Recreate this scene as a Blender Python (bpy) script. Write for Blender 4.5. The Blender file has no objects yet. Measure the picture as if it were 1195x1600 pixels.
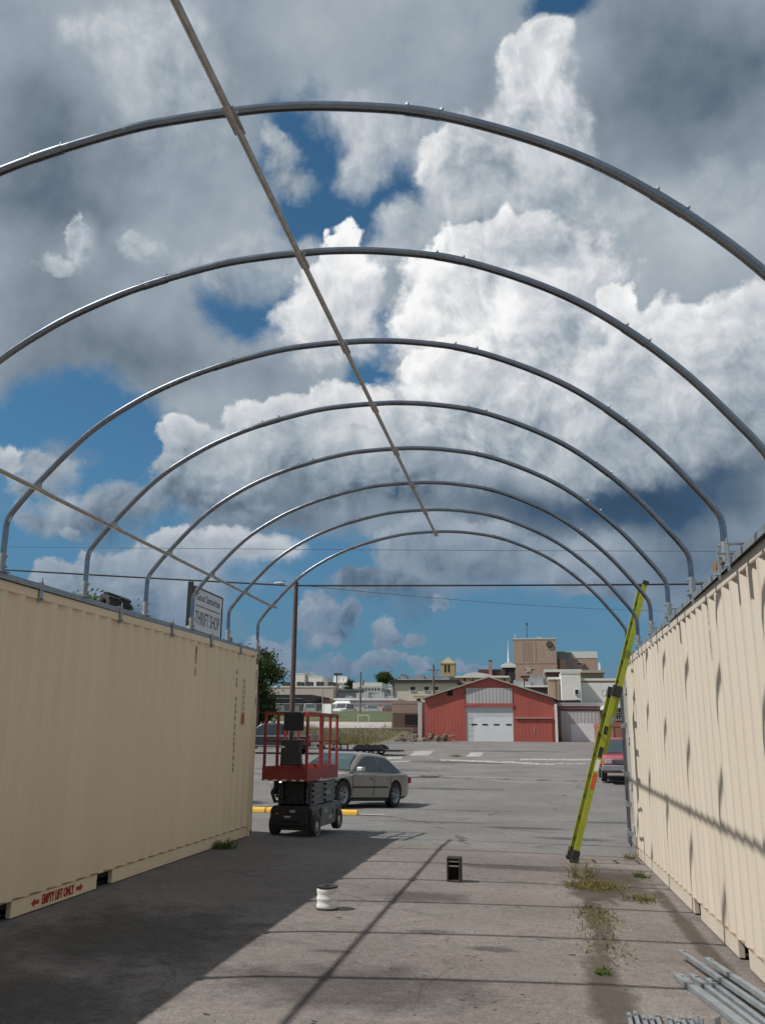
import bpy, bmesh, math, random
from mathutils import Vector, Matrix
random.seed(7)
C = bpy.context.scene.collection
S = bpy.context.scene
R = math.radians

# ---------------------------------------------------------------- camera
FPX, PW, PH = 1363.7, 1195.0, 1600.0          # focal length and frame in photo pixels
CAM = Vector((0, 0, 1.5545))
RX = Vector((0.98599805, 0.16657693, 0.00774474))
UX = Vector((0.03406413, -0.24666066, 0.96850305))
FX = Vector((-0.16324059, 0.95467829, 0.24888123))
cd = bpy.data.cameras.new("camera"); cam = bpy.data.objects.new("camera", cd); C.objects.link(cam)
cam.matrix_world = Matrix.Translation(CAM) @ Matrix((RX, UX, -FX)).transposed().to_4x4()
cd.sensor_fit = 'VERTICAL'; cd.sensor_height = 24; cd.lens = FPX / PH * 24
cd.clip_start = 0.05; cd.clip_end = 6000
S.camera = cam

# ---------------------------------------------------------------- sun, exposure
SUN_DIR = Vector((0.755, 0.285, -1.0)).normalized()      # the way the light travels
SUN_EL = math.asin(-SUN_DIR.z); SUN_AZ = math.atan2(-SUN_DIR.x, -SUN_DIR.y)
sd = bpy.data.lights.new("sun", 'SUN'); sd.energy = 4.2; sd.angle = R(0.5); sd.color = (1.0, 0.96, 0.905)
sun = bpy.data.objects.new("sun", sd); C.objects.link(sun); sun.location = (-20, 0, 30)
sun.rotation_euler = SUN_DIR.to_track_quat('-Z', 'Y').to_euler()
S.view_settings.view_transform = 'Standard'; S.view_settings.look = 'None'
S.view_settings.exposure = 0.0; S.view_settings.gamma = 1.0
S.cycles.sample_clamp_direct = 4.0; S.cycles.max_bounces = 6; S.cycles.transparent_max_bounces = 12
S.cycles.use_adaptive_sampling = True; S.cycles.adaptive_threshold = 0.015; S.cycles.adaptive_min_samples = 10
try: S.cycles.use_denoising = True
except Exception: pass
# clouds by compass direction, degrees: (azimuth, elevation, half width, half height, tilt)
HOLES = [(3.89, 44.0, 2.51, 1.05, 0), (-16.31, 36.34, 3.15, 2.8, 0), (-9.77, 34.55, 4.02, 1.85, 30), (-11.18, 32.66, 3.32, 2.12, 0), (-14.51, 33.31, 3.31, 2.25, 0), (-17.64, 30.08, 1.84, 1.16, 0), (-18.89, 27.84, 3.16, 1.96, 0), (-17.12, 28.94, 1.37, 1.95, 0), (-29.34, 19.24, 5.53, 2.43, 0), (-26.96, 17.49, 2.62, 2.64, 0), (-33.21, 18.93, 3.0, 1.91, 0), (-31.67, 11.67, 3.33, 2.14, 0), (-29.29, 14.66, 5.03, 2.77, 0), (-25.27, 14.19, 3.22, 2.02, 0), (-10.82, 24.99, 1.37, 2.23, 0), (-9.47, 26.42, 1.28, 1.45, 0), (-10.12, 23.16, 1.35, 1.07, 0), (-4.53, 6.08, 14.1, 3.28, 0), (-15.95, 10.73, 4.22, 2.5, 0), (-12.12, 10.61, 2.98, 2.09, 0), (4.02, 6.4, 5.14, 3.0, 0), (-17.08, 7.6, 2.9, 2.88, 0), (-11.17, 3.6, 10.74, 2.23, 0), (-33.15, 9.98, 2.51, 1.34, 0)]
TONES = [(-35.8, 32.97, 7.39, 6.44, -0.13), (-26.28, 39.62, 4.11, 4.94, 0.14), (-15.9, 42.7, 4.48, 3.88, 0.05), (-5.86, 41.87, 6.98, 3.63, -0.06), (12.78, 38.48, 9.77, 6.17, -0.1), (12.82, 31.52, 6.92, 3.2, 0.14), (11.74, 29.13, 8.14, 2.2, 0.06), (10.89, 15.27, 8.44, 3.54, -0.26), (3.2, 14.16, 8.25, 2.05, -0.2), (-5.26, 15.24, 8.66, 1.68, -0.12), (-8.7, 8.56, 4.65, 1.66, -0.12), (-14.56, 6.83, 3.75, 2.88, -0.08), (-25.96, 32.26, 8.76, 4.38, -0.03), (-31.17, 28.84, 2.43, 2.2, 0.1), (-26.65, 30.3, 2.15, 1.49, 0.08), (-30.89, 30.0, 1.23, 1.82, 0.12), (-20.89, 23.9, 8.74, 2.0, -0.04), (-10.28, 36.73, 3.39, 2.88, 0.06), (-27.27, 23.25, 6.6, 1.95, -0.05), (-21.5, 19.79, 5.12, 3.26, 0.05), (10.88, 10.52, 4.5, 2.35, -0.1), (-18.2, 14.19, 6.78, 1.66, -0.12)]
MASSES = [
    ([(-31.03, 29.42, 0.65, 1.46, 0), (-32.1, 28.0, 1.44, 0.44, 0), (-31.39, 30.65, 0.41, 0.72, 0)], 31.14, 27.32, 0.560, 0.420, 0.50, 0.90, 0.10),
    ([(-26.98, 30.06, 1.37, 0.74, 0), (-27.96, 30.41, 0.68, 0.37, 0)], 30.92, 29.06, 0.500, 0.420, 0.70, 0.80, 0.10),
    ([(-31.34, 40.05, 2.6, 0.95, 0), (-29.68, 41.02, 2.22, 1.26, 0)], 41.79, 38.94, 0.500, 0.400, 1.00, 0.60, 0.10),
    ([(-25.97, 39.0, 3.19, 3.0, 0), (-26.97, 41.49, 2.75, 1.91, 0)], 42.80, 35.18, 0.520, 0.420, 1.20, 0.60, 0.10),
    ([(-17.49, 36.08, 1.23, 1.08, 0), (-16.7, 34.67, 1.7, 0.81, 0), (-18.04, 37.29, 0.95, 0.71, 0)], 38.21, 33.15, 0.400, 0.300, 1.00, 0.70, 0.10),
    ([(-18.13, 30.62, 2.76, 1.0, 0), (-21.25, 29.4, 3.59, 1.15, 0)], 31.83, 27.99, 0.400, 0.330, 1.00, 0.50, 0.10),
    ([(8.63, 32.19, 6.44, 1.45, 0), (14.15, 32.35, 4.41, 1.74, 0)], 33.88, 29.59, 0.460, 0.400, 1.20, 0.40, 0.00),
    ([(-9.81, 37.63, 4.14, 1.7, 0), (-11.72, 35.91, 1.83, 1.89, 0), (-7.37, 37.09, 2.91, 1.43, 0)], 40.91, 33.43, 0.500, 0.420, 0.50, 0.60, 0.00),
    ([(3.37, 41.73, 2.0, 1.46, 0), (2.11, 39.36, 2.61, 2.03, 0), (2.16, 36.22, 2.79, 2.84, 0), (-1.56, 37.75, 2.87, 1.75, 0)], 43.66, 29.62, 0.660, 0.520, 0.35, 0.80, 0.25),
    ([(-4.72, 36.66, 2.65, 1.43, 0), (-5.94, 35.43, 1.44, 1.64, 0), (-3.27, 36.78, 1.44, 0.93, 0)], 38.26, 33.36, 0.800, 0.420, 0.25, 1.00, 0.30),
    ([(1.75, 32.97, 4.12, 2.22, 0), (-3.13, 33.3, 3.29, 1.87, 0)], 35.72, 29.74, 0.560, 0.420, 0.60, 0.80, 0.10),
    ([(3.6, 42.19, 1.62, 0.83, 0), (1.71, 40.75, 2.16, 1.32, 0), (3.66, 37.82, 1.86, 2.07, 0), (0.61, 38.12, 1.61, 1.18, 0)], 43.26, 35.50, 0.780, 0.520, 0.30, 1.00, 0.25),
    ([(-11.6, 29.96, 5.13, 1.56, 0), (-7.39, 31.91, 2.83, 1.91, 0)], 32.68, 26.02, 0.400, 0.340, 0.70, 0.50, 0.00),
    ([(-12.78, 30.7, 1.59, 1.47, 0), (-14.35, 28.7, 2.4, 1.65, 0), (-15.9, 27.04, 2.05, 1.59, 0), (-11.56, 27.99, 1.85, 2.38, 0), (-13.35, 25.94, 3.19, 2.01, 0)], 31.82, 23.09, 0.820, 0.360, 0.18, 0.90, 0.25),
    ([(-3.23, 29.09, 5.06, 2.74, 0), (0.01, 30.08, 3.64, 2.69, 0), (-5.12, 25.97, 3.64, 2.81, 0), (2.13, 27.2, 4.87, 4.31, 0), (-2.49, 22.65, 6.21, 3.27, 0), (-5.61, 22.73, 3.14, 2.46, 0), (4.9, 22.2, 6.34, 4.79, 0), (-2.57, 19.35, 6.56, 2.48, 0)], 32.82, 14.76, 0.840, 0.400, 0.22, 1.20, 0.25),
    ([(-0.64, 31.08, 2.76, 1.52, 0), (1.91, 31.65, 2.04, 1.5, 0), (-2.74, 30.23, 1.85, 1.31, 0)], 32.95, 27.78, 0.800, 0.550, 0.30, 1.00, 0.25),
    ([(-5.15, 23.75, 3.15, 1.96, 0), (-7.18, 24.39, 1.45, 1.38, 0), (-2.49, 22.65, 2.66, 1.63, 0)], 25.97, 20.66, 0.880, 0.560, 0.25, 1.00, 0.20),
    ([(1.69, 27.23, 2.66, 2.16, 0), (3.36, 25.52, 2.17, 1.97, 0)], 29.10, 22.79, 0.800, 0.500, 0.40, 1.00, 0.25),
    ([(6.53, 27.48, 1.88, 1.53, 0), (8.94, 25.73, 2.89, 1.92, 0), (11.4, 25.59, 2.41, 1.51, 0), (14.9, 24.86, 2.28, 1.67, 0), (8.22, 21.89, 5.31, 3.54, 0), (13.79, 21.6, 3.43, 3.42, 0), (7.56, 18.35, 4.85, 2.4, 0)], 28.17, 16.17, 0.840, 0.280, 0.22, 0.90, 0.20),
    ([(-10.09, 20.69, 2.68, 1.25, 0), (-13.22, 21.04, 4.01, 1.65, 0), (-16.29, 20.1, 4.83, 2.07, 0), (-22.69, 18.47, 2.19, 1.83, 0), (-24.16, 16.8, 1.73, 1.38, 0), (-19.24, 17.88, 4.72, 2.27, 0), (-12.26, 17.73, 6.59, 2.09, 0), (-21.22, 15.28, 4.19, 1.65, 0), (-9.6, 15.67, 6.98, 1.47, 0)], 21.73, 14.26, 0.680, 0.260, 0.20, 0.70, 0.20),
    ([(-33.93, 16.03, 0.88, 0.99, 0)], 17.18, 14.19, 0.620, 0.340, 0.40, 0.70, 0.10),
    ([(-31.53, 15.81, 1.89, 1.01, 0), (-31.99, 14.78, 1.87, 0.78, 0)], 17.14, 13.83, 0.400, 0.280, 0.60, 0.60, 0.10),
    ([(-28.43, 13.74, 3.31, 1.11, 0), (-26.48, 14.1, 2.39, 1.13, 0), (-30.66, 12.86, 1.88, 0.78, 0)], 15.31, 11.54, 0.420, 0.270, 0.60, 0.60, 0.10),
    ([(-29.88, 11.94, 0.76, 0.31, 0)], 12.41, 11.43, 0.420, 0.320, 0.50, 0.50, 0.10),
    ([(-29.18, 9.3, 2.27, 1.57, 0), (-26.57, 10.46, 2.74, 1.6, 0), (-22.99, 10.66, 4.45, 1.83, 0), (-24.88, 8.94, 5.92, 1.81, 0), (-18.93, 11.67, 2.92, 1.24, 0)], 12.19, 6.56, 0.660, 0.260, 0.20, 0.70, 0.15),
    ([(-5.29, 11.89, 4.27, 1.59, 0), (-1.09, 11.0, 5.02, 1.66, 0), (-7.43, 11.48, 2.57, 1.47, 0), (3.04, 10.89, 5.29, 1.63, 0)], 13.73, 8.54, 0.440, 0.220, 0.35, 0.45, 0.10),
    ([(-8.71, 8.97, 3.6, 1.17, 0), (-11.25, 9.37, 2.12, 0.75, 0)], 10.42, 7.30, 0.280, 0.170, 0.50, 0.60, 0.00),
    ([(-5.88, 8.44, 0.5, 0.54, 0), (-6.18, 8.06, 0.38, 0.25, 0)], 8.98, 7.65, 0.440, 0.300, 0.60, 0.60, 0.20),
    ([(-9.37, 6.65, 0.92, 0.91, 0), (-9.53, 5.9, 0.84, 0.49, 0), (-8.78, 6.16, 0.59, 0.41, 0)], 7.64, 5.33, 0.560, 0.280, 0.50, 0.80, 0.20),
    ([(-7.44, 6.08, 0.71, 0.49, 0), (-7.86, 5.91, 0.42, 0.29, 0)], 6.70, 5.42, 0.500, 0.300, 0.55, 0.80, 0.20),
    ([(-14.27, 8.49, 0.76, 0.83, 0), (-13.42, 8.01, 1.09, 0.91, 0), (-14.49, 7.16, 0.75, 0.91, 0), (-11.86, 7.9, 0.67, 1.08, 0), (-12.89, 6.65, 1.09, 0.82, 0), (-13.71, 6.02, 1.25, 0.74, 0)], 9.75, 5.13, 0.480, 0.220, 0.70, 0.90, 0.20),
    ([(-13.71, 6.02, 0.58, 0.37, 0), (-12.87, 5.91, 0.75, 0.37, 0), (-14.69, 8.27, 0.5, 0.58, 0)], 8.91, 5.41, 0.520, 0.340, 0.50, 0.80, 0.20),
    ([(-14.88, 3.88, 1.23, 0.57, 0), (-13.33, 4.11, 1.07, 0.69, 0), (-16.12, 4.03, 0.98, 0.81, 0), (-16.98, 5.15, 1.39, 0.97, 0)], 4.97, 3.15, 0.440, 0.270, 0.60, 0.80, 0.15),
    ([(-12.22, 4.41, 0.91, 0.69, 0), (-11.34, 4.17, 0.58, 0.41, 0)], 5.14, 3.52, 0.480, 0.300, 0.50, 0.80, 0.15),
    ([(-10.6, 4.46, 0.79, 0.53, 0), (-9.23, 4.84, 1.08, 0.57, 0)], 5.49, 3.82, 0.480, 0.300, 0.50, 0.80, 0.15),
    ([(-7.24, 4.44, 0.91, 0.65, 0)], 5.18, 3.63, 0.500, 0.320, 0.50, 0.80, 0.15),
    ([(-3.94, 4.21, 1.15, 0.45, 0)], 4.78, 3.56, 0.440, 0.330, 0.60, 0.70, 0.15),
    ([(12.7, 10.02, 2.19, 0.77, 0), (5.37, 9.18, 3.17, 0.8, 0)], 11.01, 8.25, 0.300, 0.200, 0.60, 0.50, 0.00),
]
# ---------------------------------------------------------------- sky
W = bpy.data.worlds.new("World"); S.world = W; W.use_nodes = True
def build_sky():
    nt = W.node_tree; nt.nodes.clear(); N = nt.nodes; L = nt.links
    def node(t, **kw):
        n = N.new(t)
        for k, v in kw.items(): setattr(n, k, v)
        return n
    def put(sock, v):
        if hasattr(v, 'is_linked') or hasattr(v, 'links'): L.new(v, sock)
        else: sock.default_value = v
    def M(op, a, b=None, c=None, clamp=False):
        n = node('ShaderNodeMath', operation=op, use_clamp=clamp); put(n.inputs[0], a)
        if b is not None: put(n.inputs[1], b)
        if c is not None: put(n.inputs[2], c)
        return n.outputs[0]
    def V(op, a, b=None, s=None):
        n = node('ShaderNodeVectorMath', operation=op); put(n.inputs[0], a)
        if b is not None: put(n.inputs[1], b)
        if s is not None: put(n.inputs[3], s)
        return n.outputs['Value'] if op in ('LENGTH', 'DOT_PRODUCT') else n.outputs[0]
    def smooth(v, a, b):
        n = node('ShaderNodeMapRange', interpolation_type='SMOOTHSTEP'); put(n.inputs[0], v)
        n.inputs[1].default_value = a; n.inputs[2].default_value = b
        return n.outputs[0]
    def lin(v, a, b, c=0.0, d=1.0):
        n = node('ShaderNodeMapRange'); put(n.inputs[0], v)
        for i, q in enumerate((a, b, c, d)): n.inputs[i + 1].default_value = q
        return n.outputs[0]
    def mixc(f, a, b):
        n = node('ShaderNodeMix', data_type='RGBA'); put(n.inputs[0], f); put(n.inputs[6], a); put(n.inputs[7], b)
        return n.outputs[2]
    def noise(vec, scale, detail, rough=0.5, dim='3D', color=False):
        n = node('ShaderNodeTexNoise', noise_dimensions=dim); put(n.inputs['Vector'], vec)
        n.inputs['Scale'].default_value = scale; n.inputs['Detail'].default_value = detail; n.inputs['Roughness'].default_value = rough
        return n.outputs['Color'] if color else n.outputs['Fac']
    tc = node('ShaderNodeTexCoord'); D = tc.outputs['Generated']
    sep = node('ShaderNodeSeparateXYZ'); L.new(D, sep.inputs[0]); x, y, z = sep.outputs
    az = M('MULTIPLY', M('ARCTAN2', x, y), 57.29578); el = M('MULTIPLY', M('ARCSINE', z), 57.29578)
    cmb = node('ShaderNodeCombineXYZ'); L.new(az, cmb.inputs[0]); L.new(el, cmb.inputs[1]); P = cmb.outputs[0]
    wcol = V('SUBTRACT', noise(D, 9.0, 7, 0.55, color=True), (0.5, 0.5, 0.5))
    def chain(vec, prev):
        n = node('ShaderNodeVectorMath', operation='MULTIPLY_ADD'); put(n.inputs[0], prev)
        n.inputs[1].default_value = (1e-7, 1e-7, 0); L.new(vec, n.inputs[2]); return n.outputs[0]
    PWs = V('ADD', P, V('MULTIPLY', wcol, (7, 6, 0)))                 # raggedly warped direction
    PWm = V('ADD', P, V('MULTIPLY', wcol, (5, 4, 0)))
    PWf = V('ADD', P, V('MULTIPLY', V('SUBTRACT', noise(D, 38.0, 5, 0.62, color=True), (0.5, 0.5, 0.5)), (2.6, 2.2, 0)))   # finer raggedness for the small puffs
    # cauliflower relief, sampled twice: here and a little towards the sun (left and up)
    def billow(off):
        q = V('ADD', PWm, off)
        n = node('ShaderNodeTexVoronoi', voronoi_dimensions='2D', feature='F1', normalize=True)
        L.new(q, n.inputs['Vector']); n.inputs['Scale'].default_value = 0.26; n.inputs['Detail'].default_value = 3.0
        n.inputs['Roughness'].default_value = 0.55; n.inputs['Lacunarity'].default_value = 2.3
        return M('SUBTRACT', 1.0, n.outputs['Distance'])
    h0 = billow((0, 0, 0)); h1 = billow((-0.55, 0.6, 0))
    relief = M('SUBTRACT', h0, h1)
    soft_n = noise(D, 4.5, 5, 0.5); mid_n = noise(D, 13.0, 5, 0.55); fine_n = noise(D, 42.0, 5, 0.6); lump = M('SUBTRACT', noise(V('ADD', D, (3.1, 1.7, 0.4)), 8.0, 3, 0.5), 0.5)
    def ellipse(vec, e):
        m = node('ShaderNodeMapping', vector_type='TEXTURE'); L.new(vec, m.inputs[0])
        m.inputs['Location'].default_value = (e[0], e[1], 0); m.inputs['Rotation'].default_value = (0, 0, -R(e[4]) if len(e) > 4 else 0)
        m.inputs['Scale'].default_value = (e[2], e[3], 1)
        return V('LENGTH', m.outputs[0])
    # clear blue holes
    hole = None
    for e in HOLES:
        d = ellipse(PWs if hole is None else chain(PWs, hole), e); hole = d if hole is None else M('SMOOTH_MIN', hole, d, 0.25)
    hole = M('ADD', hole, M('MULTIPLY', M('SUBTRACT', mid_n, 0.5), 1.25))
    hole = M('ADD', hole, M('MULTIPLY', M('SUBTRACT', fine_n, 0.5), 0.5))
    deck_a = smooth(hole, 0.62, 1.42)
    # tone of the grey deck
    T = M('MULTIPLY_ADD', M('SUBTRACT', soft_n, 0.5), 0.40, 0.352)
    T = M('MULTIPLY_ADD', lump, 0.22, T)
    T = M('MULTIPLY_ADD', M('SUBTRACT', mid_n, 0.5), 0.20, T)
    for t in TONES:
        g = smooth(ellipse(chain(PWm, T), t[:4] + (0,)), 1.25, 0.1)
        T = M('MULTIPLY_ADD', g, t[4], T)
    T = M('MULTIPLY_ADD', relief, 0.05, T)
    def tint(v):
        r = node('ShaderNodeValToRGB'); L.new(v, r.inputs[0]); cr = r.color_ramp
        pts = [(0.0, (.03, .06, .10)), (.10, (.042, .082, .145)), (.20, (.145, .188, .234)), (.34, (.285, .342, .400)), (.52, (.46, .51, .555)), (.80, (.76, .77, .785)), (1.0, (.95, .95, .95))]
        while len(cr.elements) < len(pts): cr.elements.new(0.5)
        for e, (p, c) in zip(cr.elements, pts): e.position = p; e.color = c + (1,)
        return r.outputs[0]
    sky = node('ShaderNodeTexSky', sky_type='NISHITA'); sky.sun_disc = False
    sky.sun_elevation = SUN_EL; sky.sun_rotation = SUN_AZ; sky.altitude = 150
    sky.air_density = 1.0; sky.dust_density = SKY_DUST; sky.ozone_density = 3.0
    blue = V('MULTIPLY', sky.outputs[0], SKY_TINT)
    blue = V('SCALE', blue, s=SKY_K)
    col = mixc(deck_a, blue, tint(T))
    bump = M('SUBTRACT', h0, 0.62)
    for (es, et, eb, Lt, Lb, softn, rel, lean) in MASSES:
        f = None
        PWq = chain(PWs if max(e[2] for e in es) > 1.9 else PWf, col); PWr = chain(PWm, col)                  # keeps the shader's stack short
        sx = node('ShaderNodeSeparateXYZ'); L.new(PWr, sx.inputs[0]); waz, wel = sx.outputs[0], sx.outputs[1]
        for e in es:
            d = ellipse(PWq, e); f = d if f is None else M('SMOOTH_MIN', f, d, 0.22)
        big = min(1.0, max(e[2] for e in es) / 3.0)
        f = M('MULTIPLY_ADD', bump, -0.85 * big, f)
        f = M('MULTIPLY_ADD', M('SUBTRACT', fine_n, 0.5), 1.1 - 0.5 * big, f)
        tt = lin(M('MULTIPLY_ADD', waz, -0.35, wel), eb - 0.35 * sum(e[0] for e in es) / len(es), et - 0.35 * sum(e[0] for e in es) / len(es), 0.0, 1.0)
        wid = M('MULTIPLY_ADD', M('SUBTRACT', 1.0, tt), 0.9 * big, softn)   # crisp towards the light, melting away from it
        a = smooth(M('DIVIDE', M('SUBTRACT', 1.0, f), wid), -0.4, 0.6)
        cz = sum(e[0] for e in es) / len(es); wd = max(abs(e[0] - cz) + e[2] for e in es)
        g = lin(wel, eb, et, Lb, Lt)
        g = M('MULTIPLY_ADD', lin(waz, cz - wd, cz + wd, 1.0, -1.0), lean * 0.3, g)
        edge = smooth(f, 0.35, 1.0)                                   # rims catch the light
        g = M('MULTIPLY_ADD', edge, 0.07 * rel, g)
        g = M('MULTIPLY_ADD', relief, 0.85 * rel, g)
        g = M('MULTIPLY_ADD', lump, 1.0 * rel * big, g)
        g = M('MULTIPLY_ADD', M('SUBTRACT', mid_n, 0.5), 0.36 * rel, g)
        col = mixc(a, col, tint(g))
    # pale haze just above the horizon
    hz = smooth(el, 21.0, -2.0)
    col = mixc(M('MULTIPLY', hz, 0.8), col, (.070, .150, .268, 1))
    bg = node('ShaderNodeBackground'); L.new(V('SCALE', col, s=10.0), bg.inputs[0]); bg.inputs[1].default_value = 0.1
    out = node('ShaderNodeOutputWorld'); L.new(bg.outputs[0], out.inputs[0])
SKY_K, SKY_DUST, SKY_TINT = 0.079, 0.4, (0.54, 0.93, 1.0)
build_sky()
W.cycles.sampling_method = 'MANUAL'; W.cycles.sample_map_resolution = 512
# ---------------------------------------------------------------- helpers
def P(px, py, Y):                                  # the point of the plane y = Y seen at that spot of the photograph
    d = RX * ((px - PW / 2) / FPX) + UX * ((PH / 2 - py) / FPX) + FX
    return CAM + d * (Y / d.y)
def lerp(a, b, t): return a + (b - a) * t
def piece(tab, v):
    if v <= tab[0][0]: return tab[0][1]
    for (a, p), (b, q) in zip(tab, tab[1:]):
        if v <= b: return lerp(p, q, (v - a) / (b - a))
    return tab[-1][1]
PROF_L = [(20, -.20), (22.8, -.22), (25.2, -.37), (28, -.36), (34, -.08), (54, .47), (68, .90), (78, 1.25), (90, 2.3), (100, 3.16), (112, 4.45), (117, 4.72), (119, 4.12), (124, 4.15), (130, 5.0), (160, 7), (260, 13), (400, 15), (3000, 15)]
PROF_R = [(20, -.20), (22.8, -.22), (25.2, -.37), (28, -.36), (34, -.08), (54, .47), (68, .90), (78, 1.20), (90, 1.25), (100, 1.3), (112, 4.0), (118, 4.7), (130, 5.0), (160, 7), (260, 13), (400, 15), (3000, 15)]
def near_z(x, y):
    zl = -.06 + .0049 * (y - 2); zr = -.05 - .0096 * (y - 2)
    return lerp(zl, zr, min(1.4, max(-.4, (x + 4.5) / 5.95)))
def gz(x, y):
    y0 = max(y, -2)
    if y0 <= 14.3: return near_z(x, y0)
    if y0 < 20: return lerp(near_z(x, 14.3), -.20, (y0 - 14.3) / 5.7)
    return lerp(piece(PROF_L, y), piece(PROF_R, y), min(1, max(0, (x + 12.5) / 2.0)))
def G(px, py):                                      # where that sight line meets the ground
    d = RX * ((px - PW / 2) / FPX) + UX * ((PH / 2 - py) / FPX) + FX
    t = 2.0
    while t < 600:
        q = CAM + d * t
        if q.z < gz(q.x, q.y): break
        t += 0.02 + t * 0.002
    return Vector((q.x, q.y, gz(q.x, q.y)))

class MB:
    def __init__(s): s.v = []; s.f = []; s.m = []
    def add(s, vs, fs, mi=0):
        o = len(s.v); s.v += [Vector(v) for v in vs]; s.f += [tuple(i + o for i in f) for f in fs]; s.m += [mi] * len(fs); return s
    def box(s, x0, x1, y0, y1, z0, z1, mi=0, mat=None):
        vs = [Vector((x, y, z)) for z in (z0, z1) for y in (y0, y1) for x in (x0, x1)]
        if mat: vs = [mat @ v for v in vs]
        return s.add(vs, [(0, 2, 3, 1), (4, 5, 7, 6), (0, 1, 5, 4), (2, 6, 7, 3), (0, 4, 6, 2), (1, 3, 7, 5)], mi)
    def bar(s, a, b, w, h, up=(0, 0, 1), mi=0):       # a box from a to b, w wide, h along up
        a, b = Vector(a), Vector(b); d = (b - a).normalized(); u = Vector(up); sx = d.cross(u).normalized(); u = sx.cross(d)
        vs = [p + sx * (i * w / 2) + u * (j * h / 2) for p in (a, b) for i, j in ((-1, -1), (1, -1), (1, 1), (-1, 1))]
        return s.add(vs, [(3, 2, 1, 0), (4, 5, 6, 7), (0, 1, 5, 4), (1, 2, 6, 5), (2, 3, 7, 6), (3, 0, 4, 7)], mi)
    def tube(s, pts, r, n=8, cap=True, mi=0):
        pts = [Vector(p) for p in pts]; rs = r if isinstance(r, (list, tuple)) else [r] * len(pts)
        o = len(s.v); prev = None
        for i, p in enumerate(pts):
            d = (pts[min(i + 1, len(pts) - 1)] - pts[max(i - 1, 0)]).normalized()
            if prev is None:
                a = d.orthogonal().normalized()
            else:
                a = (prev - d * prev.dot(d)); a = a.normalized() if a.length > 1e-6 else d.orthogonal().normalized()
            prev = a; b = d.cross(a)
            s.v += [p + (a * math.cos(2 * math.pi * k / n) + b * math.sin(2 * math.pi * k / n)) * rs[i] for k in range(n)]
        for i in range(len(pts) - 1):
            for k in range(n):
                s.f.append((o + i * n + k, o + i * n + (k + 1) % n, o + (i + 1) * n + (k + 1) % n, o + (i + 1) * n + k)); s.m.append(mi)
        if cap:
            s.f.append(tuple(o + k for k in reversed(range(n)))); s.f.append(tuple(o + (len(pts) - 1) * n + k for k in range(n))); s.m += [mi, mi]
        return s
    def lathe(s, prof, c=(0, 0, 0), ax='Z', n=20, mi=0):     # profile of (radius, height)
        c = Vector(c); o = len(s.v)
        for r, h in prof:
            for k in range(n):
                t = 2 * math.pi * k / n; q = (r * math.cos(t), r * math.sin(t), h)
                q = {'Z': q, 'Y': (q[0], q[2], q[1]), 'X': (q[2], q[0], q[1])}[ax]
                s.v.append(c + Vector(q))
        for i in range(len(prof) - 1):
            for k in range(n):
                f = (o + i * n + k, o + i * n + (k + 1) % n, o + (i + 1) * n + (k + 1) % n, o + (i + 1) * n + k)
                s.f.append(f if ax != 'Y' else f[::-1]); s.m.append(mi)
        return s
    def prism(s, outline, a, b, ax='Y', mi=0):                 # outline in the two other axes, from a to b along ax
        def q(u, v, w): return {'Y': (u, w, v), 'X': (w, u, v), 'Z': (u, v, w)}[ax]
        n = len(outline); vs = [q(u, v, a) for u, v in outline] + [q(u, v, b) for u, v in outline]
        return s.add(vs, [tuple(range(n)), tuple(reversed(range(n, 2 * n)))] + [(i, n + i, n + (i + 1) % n, (i + 1) % n) for i in range(n)], mi)
    def build(s, name, mat, parent=None, smooth=None, bevel=0, loc=None, rot=None, fix=True, weld=False):
        me = bpy.data.meshes.new(name); me.from_pydata([tuple(v) for v in s.v], [], s.f)
        for m in (mat if isinstance(mat, (list, tuple)) else [mat]): me.materials.append(m)
        if any(s.m): me.polygons.foreach_set('material_index', s.m)
        if fix:
            bm = bmesh.new(); bm.from_mesh(me)
            if weld: bmesh.ops.remove_doubles(bm, verts=bm.verts, dist=1e-4)
            bmesh.ops.recalc_face_normals(bm, faces=bm.faces); bm.to_mesh(me); bm.free()
        if smooth is not None:
            me.polygons.foreach_set('use_smooth', [True] * len(me.polygons))
            if smooth < 180: me.set_sharp_from_angle(angle=R(smooth))
        me.update(); o = bpy.data.objects.new(name, me); C.objects.link(o)
        if parent: o.parent = parent
        if loc: o.location = loc
        if rot: o.rotation_euler = rot
        if bevel:
            b = o.modifiers.new('bevel', 'BEVEL'); b.width = bevel; b.segments = 2; b.limit_method = 'ANGLE'; b.angle_limit = R(40)
        return o
def tag(o, label=None, cat=None, group=None, kind=None):
    if label: o['label'] = label
    if cat: o['category'] = cat
    if group: o['group'] = group
    if kind: o['kind'] = kind
    return o
def thing(name, label, cat, loc=(0, 0, 0), rz=0, group=None):
    o = bpy.data.objects.new(name, None); C.objects.link(o); o.empty_display_size = .1
    o.location = loc; o.rotation_euler = (0, 0, rz); return tag(o, label, cat, group)
def part_label(o, label): o['label'] = label; return o
def copy_tree(o, parent=None):
    c = o.copy(); C.objects.link(c)
    if parent: c.parent = parent
    for ch in list(o.children): copy_tree(ch, c)
    return c
def text(s, size, mat, parent, name='lettering', depth=.002, align='CENTER', loc=(0, 0, 0), rot=(0, 0, 0), sx=1.0, bold=0):
    cu = bpy.data.curves.new(name, 'FONT'); cu.body = s; cu.size = size; cu.align_x = align; cu.align_y = 'CENTER'; cu.extrude = depth; cu.offset = bold; cu.resolution_u = 3
    t = bpy.data.objects.new(name, cu); me = bpy.data.meshes.new_from_object(t); bpy.data.objects.remove(t); bpy.data.curves.remove(cu)
    me.materials.clear(); me.materials.append(mat)
    o = bpy.data.objects.new(name, me); C.objects.link(o); o.parent = parent; o.location = loc; o.rotation_euler = rot; o.scale = (sx, 1, 1)
    return o

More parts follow.
